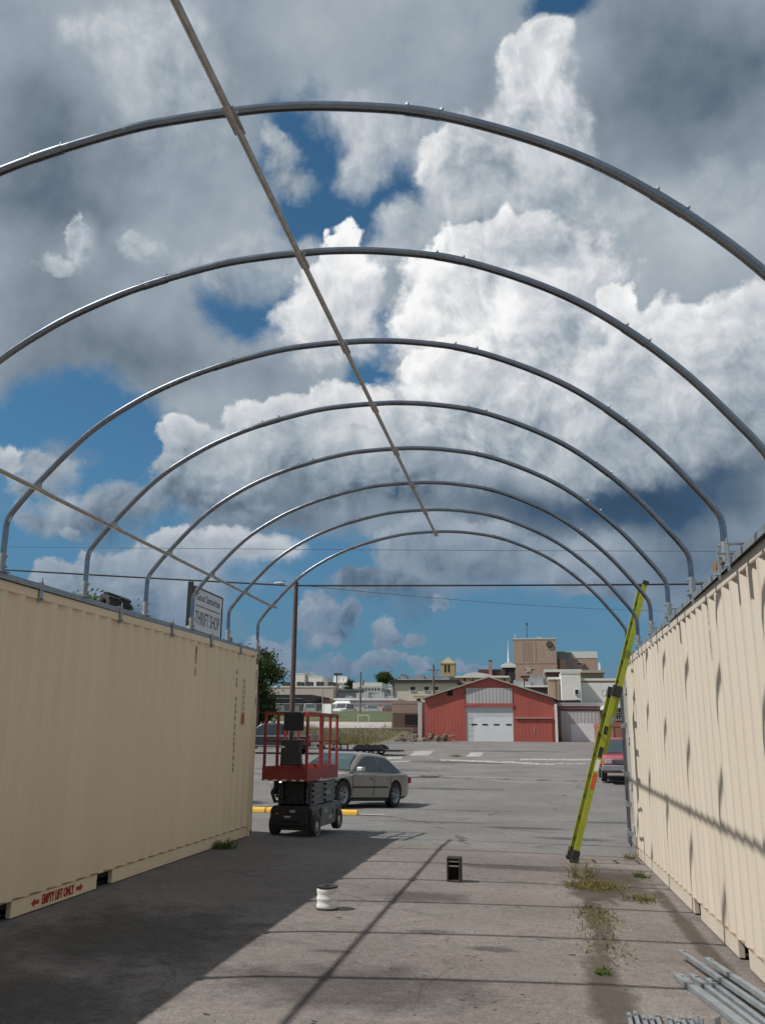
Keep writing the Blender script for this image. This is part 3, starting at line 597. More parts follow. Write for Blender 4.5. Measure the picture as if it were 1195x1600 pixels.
def crom(pts, n=5):
    out = []
    for i in range(len(pts) - 1):
        p = [pts[max(i - 1, 0)], pts[i], pts[i + 1], pts[min(i + 2, len(pts) - 1)]]
        for k in range(n):
            t = k / n; out.append(tuple(.5 * (2 * p[1][c] + (p[2][c] - p[0][c]) * t + (2 * p[0][c] - 5 * p[1][c] + 4 * p[2][c] - p[3][c]) * t * t + (3 * p[1][c] - p[0][c] - 3 * p[2][c] + p[3][c]) * t ** 3) for c in range(2)))
    return out + [pts[-1]]
CURVE = crom(LEFT_ARC + RIGHT_ARC)
def on_arc(dx): return min(CURVE, key=lambda q: abs(q[0] - dx))
for k in range(9):
    y = Y8 - (8 - k) * SP; ly = y - Y8
    pts = [(XA0 - XC, ly, rail_z(-1, y) - .01 - 2.9)] + [(q[0], ly, q[1] - 2.9) for q in CURVE] + [(XA1 - XC, ly, rail_z(1, y) - .01 - 2.9)]
    a = MB().tube(pts, .0262, 14).build('arch', GALV, frame, smooth=60)
    rj = random.Random(k)
    for dx in (-1.12, .62 + .45, 2.27):
        i = min(range(len(CURVE)), key=lambda j: abs(CURVE[j][0] - dx - rj.uniform(-.02, .02)))
        q0, q1, q2 = CURVE[i - 2], CURVE[i], CURVE[i + 2]
        sl = MB().tube([(q[0], ly, q[1] - 2.9) for q in CURVE[i - 1:i + 2]], .0292, 14).build('splice_sleeve', GALV, a, smooth=60)
        nrm = Vector((-(q2[1] - q0[1]), 0, q2[0] - q0[0])).normalized()
        for q in (CURVE[i - 1], CURVE[i + 1]):
            bo = MB(); c = Vector((q[0], ly, q[1] - 2.9)); bo.tube([c + nrm * .024, c + nrm * .048], .006, 6); bo.tube([c + nrm * .028, c + nrm * .039], .012, 6); bo.build('bolt', GALVD, sl)
    # feet: sockets and bolts on the base rails
    for side, xx in ((-1, XA0), (1, XA1)):
        zr = rail_z(side, y) - 2.9
        f = MB().tube([(xx - XC, ly, zr), (xx - XC, ly, zr + .17)], .0300, 12).build('foot_socket', GALVM, a, smooth=60)
        for dz in (.05, .14): bo = MB(); bo.tube([(xx - XC - side * .052, ly, zr + dz), (xx - XC + side * .045, ly, zr + dz)], .006, 6); bo.tube([(xx - XC - side * .046, ly, zr + dz), (xx - XC - side * .035, ly, zr + dz)], .012, 6); bo.build('bolt', GALVD, f)
        MB().box(xx - XC - .05, xx - XC + .05, ly - .06, ly + .06, zr + .0015, zr + .012).build('foot_plate', GALVM, a)
def purlin(name, x, z, y0, y1):
    b = MB(); ks = [k for k in range(9) if y0 - .1 <= Y8 - (8 - k) * SP <= y1 + .1]
    for k in ks:
        yk = Y8 - (8 - k) * SP - Y8
        if k < 8: b.tube([(x, yk + .0, z), (x, yk + .10, z), (x, yk + SP - .10, z), (x, yk + SP, z)], [.012, .021, .021, .012], 10)
        b.bar((x, yk - .10, z + .004), (x, yk + .13, z + .004), .062, .014)
        b.bar((x - .028, yk, z + .03), (x + .028, yk, z + .03), .03, .06)
    b.tube([(x, Y8 - 8 * SP - Y8 - .5, z), (x, Y8 - 8 * SP - Y8, z)], .02, 10)
    return b.build(name, GALVD, frame, smooth=50)
purlin('ridge_purlin', 0, ZR - 2.9 - .045, 0, 15)
purlin('side_purlin', -4.285 - XC, 3.66 - 2.9, 0, 15)
for side, xx in ((-1, -4.565), (1, 1.492)):
    b = MB(); y0, y1 = 1.4, 14.25
    for off, w, hh, dz in ((0, .07, .006, 0), (-.035 * 1, .006, .05, -.025), (.035, .006, .05, -.025)):
        b.bar((xx - XC + off, y0 - Y8, rail_z(side, y0) - 2.9 + dz), (xx - XC + off, y1 - Y8, rail_z(side, y1) - 2.9 + dz), w, hh)
    rail = b.build('base_rail', GALVM, frame)
    for y in ([7.51, 9.15, 10.58, 11.97, 13.25, 5.9, 4.4, 2.9] if side < 0 else [6.24, 6.57, 7.75, 9.25, 10.75, 12.2, 13.6, 4.9, 3.4]):
        zt = rail_z(side, y) - 2.9; face = (-4.4979 - .0079 * (14.2 - y)) if side < 0 else (1.4324 + .0077 * (y - 14.34))
        fx = face - side * .012 - XC; br = MB()
        br.box(fx - .004, fx + .004, y - Y8 - .028, y - Y8 + .028, zt - .17, zt + .02)
        br.box(min(fx, xx - XC), max(fx, xx - XC), y - Y8 - .028, y - Y8 + .028, zt + .012, zt + .02)
        br.tube([(fx - side * .0, y - Y8, zt + .02), (fx, y - Y8, zt + .06)], .008, 6)
        br.tube([(fx - side * .03, y - Y8, zt - .14), (fx + side * .005, y - Y8, zt - .14)], .009, 6)
        br.build('clamp_bracket', GALVM, rail)
# ---------------------------------------------------------------- ladder leaning on the right container
lt = thing('ladder', 'lime yellow extension ladder leaning against the sunlit cream container', 'ladder', (.45, 13.37, gz(.45, 13.37) + .012))
lt.rotation_euler = (0, 0, R(5))
top = P(1000, 907, 13.37) - Vector(lt.location); ldir = top.normalized(); LEN = top.length
nrm = ldir.cross(Vector((0, 1, 0))).normalized()
if nrm.x > 0: nrm = -nrm                                    # towards the aisle
def lp(s, y, off=0): return ldir * s + Vector((0, y, 0)) + nrm * off
def channel(b, s0, s1, y, sg, off, w=.075):
    b.bar(lp(s0, y, off), lp(s1, y, off), .006, w, up=nrm)
    for e in (-1, 1): b.bar(lp(s0, y - sg * .014, off + e * (w / 2 - .003)), lp(s1, y - sg * .014, off + e * (w / 2 - .003)), .028, .006, up=nrm)
HALF = .215
for sg in (-1, 1):
    b = MB(); channel(b, .10, 2.42, sg * HALF, sg, 0, .076); b.build('base_rail', LIME, lt)
    b = MB(); channel(b, 1.55, LEN - .05, sg * (HALF - .035), sg, -.06, .066); b.build('fly_rail', LIME, lt)
    f = MB(); f.bar(lp(-.01, sg * HALF), lp(.17, sg * HALF), .05, .105, up=nrm); f.bar(lp(.005, sg * HALF), lp(.03, sg * HALF), .07, .14, up=nrm); f.build('foot', BLACKP, lt, bevel=.01)
    f = MB(); f.bar(lp(2.36, sg * HALF, -.02), lp(2.52, sg * HALF, -.02), .045, .14, up=nrm); f.build('rail_cap', BLACKP, lt, bevel=.012)
    f = MB(); f.bar(lp(LEN - .06, sg * (HALF - .035), -.065), lp(LEN, sg * (HALF - .035), -.065), .05, .09, up=nrm); f.build('end_cap', BLACKP, lt, bevel=.01)
    f = MB(); f.bar(lp(1.95, sg * HALF, -.05), lp(2.08, sg * HALF, -.05), .05, .05, up=nrm); f.build('lock_bracket', GALV, lt)
for i in range(8): MB().tube([lp(.30 + i * .30, -HALF, 0), lp(.30 + i * .30, HALF, 0)], .017, 8).build('rung', GALV, lt)
for i in range(8): MB().tube([lp(1.72 + i * .30, -HALF + .035, -.065), lp(1.72 + i * .30, HALF - .035, -.065)], .016, 8).build('rung', GALV, lt)
for s0, s1, m in ((1.02, 1.24, STICK), (1.27, 1.44, WHITE), (1.47, 1.62, BLACKP), (1.80, 1.92, BLACKP)):
    f = MB(); f.bar(lp(s0, -HALF - .0045, .0), lp(s1, -HALF - .0045, .0), .002, .055, up=nrm); f.build('safety_sticker', m, lt)

# ---------------------------------------------------------------- spool, block, galvanised offcuts
sp = thing('cable_spool', 'small spool of white line with black flanges standing on the pavement', 'spool', (-2.02, 8.84, gz(-2.02, 8.84) + .012))
b = MB()
b.lathe([(0, 0), (.108, 0), (.108, .012), (.03, .012)], n=28); b.build('bottom_flange', BLACKP, sp, smooth=40)
b = MB(); b.lathe([(.03, .238), (.108, .238), (.110, .244), (.110, .258), (.100, .260), (.04, .255), (.035, .20), (0, .20)], n=28); b.build('top_flange', BLACKP, sp, smooth=40)
b = MB(); pts = []; rz_ = random.Random(1)
b.lathe([(.100, .012), (.102, .10), (.102, .18), (.100, .238)], n=28)
for k in range(24): z = .017 + k * .0092; r_ = .1025 + .004 * math.sin(k * .7) + rz_.uniform(-.001, .001); b.lathe([(r_ - .004, z - .0045), (r_ + .0025, z), (r_ - .004, z + .0045)], n=28)
b.build('wound_line', mat('white cord', (.72, .72, .70), .8, 0, .08, 30), sp, smooth=60)
MB().tube([(.095, .02, .10), (.105, .035, .05), (.125, .05, .006), (.15, .03, .004)], .003, 5).build('loose_end', MATS['white cord'], sp, smooth=60)
sp.scale = (.93, .93, .80)
kb_ = thing('hollow_block', 'dark hollow block standing upright on the pavement, three open cells', 'block', (-.98, 10.92, gz(-.98, 10.92) + .012), R(-4))
BLK = mat('tar stained block', (.045, .036, .030), .9, 0, .3, 8, .4, 60, .4, (.12, .095, .075))
b = MB(); w, d, h = .16, .15, .265
for x0, x1, z0, z1 in ((-w / 2, -w / 2 + .018, 0, h), (w / 2 - .018, w / 2, 0, h), (-w / 2 + .018, w / 2 - .018, 0, .018), (-w / 2 + .018, w / 2 - .018, h - .018, h)): b.box(x0, x1, -d / 2, d / 2, z0, z1)
b.build('shell', BLK, kb_, bevel=.003)
for z in (.165, .215): MB().box(-w / 2 + .019, w / 2 - .019, -d / 2 + .006, d / 2 - .01, z, z + .012).build('web', mat('pale block web', (.24, .20, .17), .9, 0, .2, 20), kb_)
MB().box(-w / 2 + .019, w / 2 - .019, d / 2 - .02, d / 2 - .002, .0185, h - .0185).build('back', BLK, kb_)
def galv_rail(label, a, c, w, h, lift=0, group=None):
    a, c = Vector((a[0], a[1], 0)), Vector((c[0], c[1], 0)); a.z = gz(a.x, a.y) + .012 + lift + h / 2; c.z = gz(c.x, c.y) + .012 + lift * 1.2 + h / 2
    o = (a + c) / 2; t = thing('steel_rail', label, 'rail', (o.x, o.y, o.z - h / 2), 0, group)
    a -= Vector(t.location); c -= Vector(t.location); dv = (c - a).normalized(); sd_ = dv.cross(Vector((0, 0, 1))).normalized()
    b = MB(); b.bar(a, c, w, h); b.build('tube', GALVM, t, bevel=.004)
    e = MB(); e.bar(a - dv * .0015, a - dv * .0005, w * .8, h * .8); e.build('open_end', DARK, t)
    q = MB(); m_ = a + dv * .11 + Vector((0, 0, h / 2)); q.tube([m_, m_ + Vector((0, 0, .012))], .012, 8); q.build('bolt', CHROME, t)
    return t
galv_rail('widest galvanised steel rail, lowest on the left of the loose pile', (.93, 7.02), (1.20, 5.55), .062, .036)
galv_rail('galvanised steel rail second from the left in the loose pile', (1.03, 7.03), (1.27, 5.55), .037, .036)
galv_rail('galvanised steel rail in the middle of the loose pile', (1.12, 6.93), (1.335, 5.55), .037, .036, .002)
galv_rail('thin galvanised steel rail sticking out farthest, laid across the pile', (1.04, 7.62), (1.36, 5.75), .034, .032, .042)
galv_rail('short galvanised steel rail nearest the container, on top of the pile', (1.17, 7.22), (1.385, 5.85), .040, .032, .078)
for i in range(10):
    x = .50 + i * .041 + (.02 if i > 4 else 0); yk = 6.02 + .05 * math.sin(i * 1.9)
    galv_rail('slim galvanised bar lying in the neat row at the bottom edge of the photo', (x, yk), (x - .05 + .01 * (i % 3), 4.6), .024, .024, 0, 'slim bars laid side by side')
def foot_bracket(label, x, y, rz):
    t = thing('angle_bracket', label, 'bracket', (x, y, gz(x, y) + .012), rz)
    MB().box(-.05, .05, -.035, .035, 0, .006).build('foot_flange', GALVM, t); MB().box(-.05, -.044, -.035, .035, .0062, .07).build('upright_flange', GALVM, t)
foot_bracket('small galvanised angle bracket between the row of bars and the pile', .93, 5.86, R(20))
foot_bracket('small galvanised angle bracket leaning by the pile of rails', 1.02, 5.83, R(-35))

# ---------------------------------------------------------------- scissor lift
sl = thing('scissor_lift', 'red and black scissor lift parked by the end of the shaded container', 'scissor lift', (-3.93, 14.42, gz(-3.93, 14.42) + .006), R(-5))
W_, L_ = .76, 1.62; hw = .38
b = MB(); b.prism([(-hw + .02, .14), (-hw + .02, .40), (-hw + .07, .46), (hw - .07, .46), (hw - .02, .40), (hw - .02, .14), (hw - .12, .09), (-hw + .12, .09)], .02, L_ - .02, 'Y')
b.build('chassis', mat('black machine paint', (.022, .022, .022), .45, 0, .2, 6, 0, 0, .25, (.05, .045, .04)), sl, bevel=.01)
for sx in (-1, 1):
    b = MB(); b.box(min(sx * hw, sx * (hw - .018)), max(sx * hw, sx * (hw - .018)), .44, 1.20, .13, .43); b.build('side_tray', MGREY, sl, bevel=.012)
    MB().box(sx * hw - .003 if sx > 0 else sx * hw - .004, sx * hw + .004 if sx > 0 else sx * hw + .003, 1.02, 1.09, .27, .37).build('tray_latch', BLACKP, sl)
    for yw in (.22, 1.42):
        w = MB(); w.lathe([(.10, -.055), (.155, -.06), (.165, -.05), (.165, .05), (.155, .06), (.10, .055)], (sx * (hw - .045), yw, .165), 'X', 24); w = w.build('wheel', mat('pale tyre', (.05, .048, .044), .8, 0, .2, 9), sl, smooth=40)
        r_ = MB(); r_.lathe([(0, sx * .045), (.05, sx * .045), (.06, sx * .02), (.10, sx * .02), (.13, sx * .055), (.155, sx * .061)], (sx * (hw - .045), yw, .165), 'X', 24); r_.build('rim', mat('cream wheel rim', (.50, .47, .37), .6, 0, .12, 8, 0, 0, .3, (.2, .18, .14)), w, smooth=40)
b = MB(); b.box(-.30, .30, -.06, .02, .17, .33); b.tube([(-.2, -.065, .25), (.2, -.065, .25)], .02, 8); b.build('bumper', BLACKP, sl, bevel=.012)
MB().box(-.09, .02, -.0645, -.061, .285, .315).build('name_plate', mat('pale plate', (.4, .4, .38), .5), sl)
MB().box(-.02, .07, .012, .0195, .36, .40).build('name_plate', MATS['pale plate'], sl)
# the folded scissor stack
def arm_pair(z0, z1):
    for sx in (-1, 1):
        for k, (ya, yb) in enumerate(((.16, L_ - .16), (L_ - .16, .16))):
            b = MB(); x = sx * (.27 - .052 * k); b.bar((x, ya, z0), (x, yb, z1), .04, .085); b.build('scissor_arm', MGREY if True else None, sl, bevel=.006)
for k in range(4): arm_pair(.50 + k * .088, .53 + k * .088)
b = MB()
for k in range(4):
    for yy in (.18, L_ / 2, L_ - .18): b.tube([(-.33, yy, .515 + k * .088), (.33, yy, .515 + k * .088)], .020, 8)
b.build('pivot_pins', BLACK, sl)
b = MB(); b.box(-.16, .16, .12, .5, .48, .84); b.tube([(-.28, .12, .80), (-.36, .06, .66), (-.30, .08, .50)], .03, 8); b.build('hydraulic_pack', BLACKP, sl, bevel=.02)
MB().tube([(-.38, .3, .62), (-.38, .3, .84)], .045, 10).build('motor', MATS['pale tyre'], sl, smooth=40)
for i, (xa, za, xb, zb_, sw) in enumerate(((-.22, .50, .10, .82, -.10), (-.05, .46, -.20, .84, -.13), (.15, .50, .24, .80, -.06))):
    MB().tube([(xa, .10, za), (lerp(xa, xb, .3) - .05, sw, lerp(za, zb_, .35)), (lerp(xa, xb, .7) + .06, sw + .02, lerp(za, zb_, .7)), (xb, .10, zb_)], .011, 6).build('hydraulic_hose', BLACK, sl, smooth=60)
for x_, z_, w_, h_ in ((.14, .27, .05, .035), (-.26, .30, .04, .05)): MB().box(x_, x_ + w_, .0165, .0195, z_, z_ + h_).build('warning_decal', mat('yellow decal', (.5, .36, .06), .5), sl)
for y_, z_ in ((.60, .33), (.85, .22)): MB().box(hw + .0005, hw + .003, y_, y_ + .11, z_, z_ + .05).build('warning_decal', MATS['pale plate'], sl)
for k, y_ in enumerate((.92, 1.06)): MB().box(.2905, .2935, y_, y_ + .07, .60, .66).build('warning_decal', MATS['pale plate'], sl)
# platform
z0 = .885; px0, px1, py0, py1 = -.46, .31, -.14, 1.50
pl = MB().box(px0, px1, py0, py1, z0, z0 + .045).build('platform', REDM, sl, bevel=.004)
b = MB()
b.box(px0, px1, py0 - .006, py0, z0 - .03, z0 + .19); b.box(px0, px1, py1, py1 + .006, z0 - .03, z0 + .19)
b.box(px0 - .006, px0, py0, py1, z0 - .03, z0 + .19); b.box(px1, px1 + .006, py0, .55, z0 - .03, z0 + .17); b.box(px1, px1 + .006, .62, py1, z0 - .03, z0 + .19)
b.build('toe_board', REDM, sl)
b = MB()
for xx in (px0 + .03, px0 + .19, px0 + .35, px0 + .51, px0 + .65): b.box(xx, xx + .075, py0 - .009, py0 - .007, z0 - .028, z0 - .008)
b.build('hazard_stripes', WHITE, sl)
zt = z0 + 1.06
for x, y in ((px0 + .02, py0 + .02), (-.22, py0 + .02), (px1 - .02, py0 + .02), (px1 - .02, .56), (px1 - .02, .64), (px1 - .02, 1.08), (px1 - .02, py1 - .02), (px0 + .02, py1 - .02), (px0 + .02, .8)):
    MB().box(x - .021, x + .021, y - .021, y + .021, z0 + .05, zt).build('rail_post', REDM, sl, bevel=.004)
for zz, nm in ((zt - .02, 'top_rail'), (z0 + .60, 'mid_rail')):
    w = .024 if nm == 'top_rail' else .016
    b = MB(); b.box(px0, px1, py0 + .002, py0 + .038, zz - w, zz + w); b.build(nm, REDM, sl, bevel=.004)
    b = MB(); b.box(px0 + .002, px0 + .038, py0 + .04, py1 - .042, zz - w, zz + w); b.build(nm, REDM, sl, bevel=.004)
    b = MB(); b.box(px1 - .038, px1 - .002, py0 + .04, .54, zz - w, zz + w); b.box(px1 - .038, px1 - .002, .66, py1 - .042, zz - w, zz + w); b.build(nm, REDM, sl, bevel=.004)
    b = MB(); b.box(px0, px1, py1 - .038, py1 - .002, zz - w, zz + w); b.build(nm, REDM, sl, bevel=.004)
MB().tube([(px1 - .02, .57, z0 + .55), (px1 - .02, .62, z0 + .50), (px1 - .02, .66, z0 + .55)], .006, 5).build('gate_chain', GALVD, sl)
d = MB().box(-.11, .24, py0 - .035, py0 - .002, zt - .30, zt - .005).build('document_case', BLACKP, sl, bevel=.015)
cb = MB(); cb.prism([(-.13, z0 + .21), (-.115, z0 + .62), (.20, z0 + .62), (.24, z0 + .21)], py0 - .10, py0 - .01, 'Y'); cb = cb.build('control_box', mat('dark green grey plastic', (.03, .036, .034), .5, 0, .15, 6), sl, bevel=.02)
MB().box(-.11, -.05, py0 - .103, py0 - .1005, z0 + .49, z0 + .52).build('label_plate', WHITE, cb)
MB().tube([(.02, py0 - .03, z0 + .62), (.02, py0 - .03, z0 + .75)], .018, 6).build('cable_loop', BLACK, cb)

# ---------------------------------------------------------------- wheel stops
def wheel_stop(label, a, c, paint):
    m = (a + c) / 2; t = thing('wheel_stop', label, 'wheel stop', (m.x, m.y, gz(m.x, m.y) + .006), math.atan2(c.y - a.y, c.x - a.x), 'wheel stops in front of the parked sedan')
    h = (c - a).length / 2
    b = MB(); b.prism([(-.085, 0), (-.075, .07), (-.045, .115), (.045, .115), (.075, .07), (.085, 0)], -h, h, 'X'); b.build('stop_body', paint, t, bevel=.012)
    for sg in (-1, 1):
        q = MB(); q.lathe([(0, .117), (.014, .117), (.012, .12), (0, .121)], (sg * h * .6, 0, 0), 'Z', 8); q.build('anchor_pin', RUST, t)
w0 = P(380, 1263, 20.9); w1 = P(415.5, 1263, 20.9); w2 = P(417.5, 1263, 20.9); w3 = P(462, 1265, 20.9); w4 = P(505, 1266, 20.7); w5 = P(559, 1267, 20.7); w6 = P(563, 1268, 20.65); w7 = P(604, 1269, 20.65)
wheel_stop('yellow wheel stop whose left end is behind the shaded container', w0, w1, YELLOW)
wheel_stop('yellow wheel stop seen left of the scissor lift', w2, w3, YELLOW)
wheel_stop('yellow wheel stop right of the scissor lift, before the front wheel of the taupe sedan', w4, w5, YELLOW)
o = patch('kerb_stub', CONC, [tuple(w6 + Vector((0, -.05, 0))), tuple(w7 + Vector((0, -.04, 0))), tuple(w7 + Vector((-.1, .10, 0))), tuple(w6 + Vector((0, .12, 0)))], .03)

# ---------------------------------------------------------------- tyre and odds on the container tops
def tyre_mesh(r, w, lugs=0):
    b = MB(); b.lathe([(r * .58, -w * .40), (r * .66, -w * .5), (r * .9, -w * .5), (r, -w * .38), (r, w * .38), (r * .9, w * .5), (r * .66, w * .5), (r * .58, w * .40)], n=32)
    for k in range(lugs):
        t = 2 * math.pi * k / lugs; m = Matrix.Rotation(t, 4, 'Z'); sg = 1 if k % 2 else -1
        b.box(r - .01, r * 1.07, -.022, .022, 0 if sg > 0 else -w * .5, w * .5 if sg > 0 else 0, mat=m)
    return b
q = P(187, 940, 10.64)
ty = thing('tyre', 'small wide knobbly black tyre standing on the shaded container top', 'tyre', (-5.3, 10.45, 2.888 + .0049 * (10.64 - 14.2)))
tt_ = tyre_mesh(.20, .32, 26).build('tread', BLACK, ty, smooth=35, loc=(0, 0, .215), rot=(R(78), 0, R(-38)))
b = MB(); b.lathe([(0, -.03), (.05, -.03), (.07, 0), (.12, 0), (.128, .06)], n=20); b.build('hub', mat('white tyre lettering', (.4, .4, .4), .6), tt_, smooth=40)
bk = thing('wood_block', 'weathered wooden block on the sunlit container edge beside an arch foot', 'block', (1.52, 7.30, rail_z(1, 7.3) - .02), R(8))
MB().box(-.03, .03, -.10, .10, .012, .13).build('offcut', mat('old timber', (.23, .15, .08), .8, 0, .25, 12, .3), bk, bevel=.005)
bk2 = thing('wood_block', 'orange brown wooden block on the shaded container rail nearest its far corner', 'block', (-4.60, 13.0, rail_z(-1, 13.0) + .001), R(20))
MB().box(-.04, .04, -.06, .06, 0, .07).build('offcut', MATS['old timber'], bk2, bevel=.005)
bk3 = thing('wood_block', 'pale wooden block on the shaded container rail in front of the thrift shop sign', 'block', (-4.60, 11.35, rail_z(-1, 11.35) + .001), R(-10))
MB().box(-.035, .035, -.05, .05, 0, .06).build('offcut', mat('pale timber', (.42, .30, .18), .8, 0, .2, 12), bk3, bevel=.005)

# ---------------------------------------------------------------- thrift shop sign beyond the left container
a0 = P(303, 917, 22.0); xs_ = a0.x; b0 = P(347, 938, 24.0)
ylen = 1.75; zt_ = a0.z; 
sg_ = thing('shop_sign', 'white Good Samaritan thrift shop sign in a black frame above the shaded container', 'sign', (xs_, 22.0, gz(xs_, 22.0)))
gx = gz(xs_, 22.0)
y1_ = 22.0
for t_ in range(400):                                        # depth of the far edge from its place in the picture
    y1_ += .01
    q = Vector((xs_, y1_, zt_)) - CAM
    if PW / 2 + FPX * q.dot(RX) / q.dot(FX) >= 346: break
wl = y1_ - 22.0; zt = zt_ - gx; hh = 1.85
b = MB(); b.box(-.06, .03, .0, wl, zt - hh, zt); b.build('panel', mat('sign white', (.70, .71, .72), .6, 0, .05, 3), sg_)
b = MB(); b.box(-.07, .045, -.03, -.001, zt - hh - .03, zt + .03); b.box(-.07, .045, wl + .001, wl + .04, zt - hh - .03, zt + .03); b.box(-.07, .045, 0, wl, zt + .001, zt + .035); b.box(-.07, .045, 0, wl, zt - hh - .035, zt - hh - .001); b.build('frame', BLACKP, sg_)
for yy in (-.11, wl + .02): MB().box(-.10, .03, yy - .05, yy + .03, 0, zt + (.12 if yy < 0 else -.3)).build('post', BLACKP, sg_)
def sign_text(s, zz, size, sx): text(s, size, GREYTXT, sg_, loc=(.0335, wl / 2, zz), rot=(R(90), 0, R(90)), sx=sx, depth=.002)
sign_text('Good Samaritan', zt - .22, .30, wl * .92 / 2.15)
sign_text('THRIFT SHOP', zt - .80, .52, wl * .92 / 3.35)
b = MB()
for zz in (zt - .46, zt - 1.14): b.box(.0315, .034, wl * .06, wl * .94, zz - .014, zz + .014)
b.build('rule_line', GREYTXT, sg_)
b = MB(); rr = random.Random(4); yy = wl * .08
while yy < wl * .9:
    b.box(.0315, .034, yy, yy + .035, zt - 1.48, zt - 1.26)
    if rr.random() < .5: b.box(.0315, .034, yy + .035, yy + .07, zt - 1.48 + rr.choice((0, .09, .18)), zt - 1.44 + rr.choice((0, .09, .18)))
    yy += .11 if rr.random() < .8 else .2
b.build('small_print', GREYTXT, sg_)

# ---------------------------------------------------------------- light pole and overhead lines
pb = P(453, 1213, 34); pole = thing('light_pole', 'brown light pole behind the scissor lift with one arm lamp at its top', 'light pole', (pb.x, 34, gz(pb.x, 34)))
ph = P(456, 911, 34).z - pole.location.z
MB().tube([(0, 0, 0), (0, 0, ph * .5), (0, 0, ph)], [.115, .10, .085], 12).build('shaft', WOODP, pole, smooth=50)
MB().tube([(0, 0, ph - .01), (0, 0, ph + .03)], .10, 12).build('cap', BLACKP, pole)
MB().tube([(-.02, 0, ph - .55), (-.25, 0, ph - .30), (-.36, 0, ph - .12)], .02, 8).build('brace', GALVD, pole)
MB().tube([(0, 0, ph - .16), (-.32, 0, ph - .10), (-.62, 0, ph - .02)], .025, 8).build('arm', GALVD, pole)
b = MB(); b.lathe([(0, -.02), (.06, -.02), (.085, .01), (.075, .05), (.03, .075), (0, .08)], n=14); b.v = [Vector((v.x * 2.7, v.y, v.z)) for v in b.v]; h_ = b.build('lamp_head', mat('lamp grey', (.5, .5, .5), .5), pole, smooth=60, loc=(-.72, 0, ph - .02))
MB().tube([(.22, 0, .08), (.22, 0, .12)], .03, 8).build('photocell', BLACKP, h_)
def wire(label, p0, p1, r, sag=0, n=14, col=None):
    pts = [p0.lerp(p1, i / n) - Vector((0, 0, sag * 4 * (i / n) * (1 - i / n))) for i in range(n + 1)]
    o = MB().tube(pts, r, 6).build('power_line', col or BLACK, smooth=60); return tag(o, label, 'power line')
wire('thick black cable strung level across the lot at the pole top', P(-260, 874, 34.2), P(456, 915, 34.2), .034, .03)
wire('thick black cable running from the brown pole to beyond the ladder', P(456, 915, 34.2), P(1500, 908, 34.2), .034, .05)
wire('thin grey wire crossing the sky above the thick cable', P(-200, 852, 60), P(1400, 862, 60), .018, .1, col=GREYTXT)
wire('thin sagging wire from the brown pole top towards the brown tower block', P(456, 913, 34.3), P(1150, 955, 62), .011, .35, col=GREYTXT)
# ---------------------------------------------------------------- vehicles (local: nose towards +x, left side +y, ground z = 0)
RIMM = mat('alloy rim', (.34, .34, .35), .4, .6, .1, 8)
def wheel(parent, x, y, r, w, rimcol, sgn):
    b = MB(); b.lathe([(r * .64, -w / 2), (r * .92, -w / 2), (r, -w * .36), (r, w * .36), (r * .92, w / 2), (r * .64, w / 2)], ax='Y', n=26)
    t = b.build('wheel', BLACK, parent, smooth=40, loc=(x, y, r))
    b = MB(); b.lathe([(0, sgn * w * .38), (r * .14, sgn * w * .38), (r * .18, sgn * w * .28), (r * .50, sgn * w * .30), (r * .60, sgn * w * .46), (r * .645, sgn * w * .50)], ax='Y', n=26)
    rm = b.build('rim', rimcol, t, smooth=40)
    b = MB()
    for k in range(7):
        a = 2 * math.pi * k / 7; m = Matrix.Rotation(a, 4, 'Y'); y0, y1 = sorted((sgn * w * .31, sgn * w * .34)); b.box(r * .22, r * .50, y0, y1, -r * .045, r * .045, mat=m)
    b.build('rim_slots', DARK, rm)
    return t
def loft(b, stations, caps=True):
    n = len(stations[0]); o = len(b.v)
    for s in stations: b.v += [Vector(p) for p in s]
    for i in range(len(stations) - 1):
        for k in range(n - 1):
            b.f.append((o + i * n + k, o + i * n + k + 1, o + (i + 1) * n + k + 1, o + (i + 1) * n + k)); b.m.append(0)
    if caps:
        b.f.append(tuple(o + k for k in reversed(range(n)))); b.f.append(tuple(o + (len(stations) - 1) * n + k for k in range(n))); b.m += [0, 0]
    return b
def ring(x, zb, zs, zt, w):
    h = [(0, zb), (w * .86, zb), (w * .97, zb + .08), (w, zb + (zs - zb) * .5), (w * .985, zs - .05), (w * .94, zs), (w * .80, lerp(zs, zt, .75)), (w * .4, zt), (0, zt)]
    pts = [(x, y, z) for y, z in h]; return pts + [(x, -q[1], q[2]) for q in reversed(pts[1:-1])]
def closed(r): return r + [r[0]]
def boolean_cut(o, cutters):
    for c in cutters:
        m = o.modifiers.new('cut', 'BOOLEAN'); m.operation = 'DIFFERENCE'; m.solver = 'EXACT'; m.object = c
    dg = bpy.context.evaluated_depsgraph_get(); dg.update(); me = bpy.data.meshes.new_from_object(o.evaluated_get(dg)); o.modifiers.clear(); o.data = me
    for c in cutters: bpy.data.objects.remove(c)
    return o
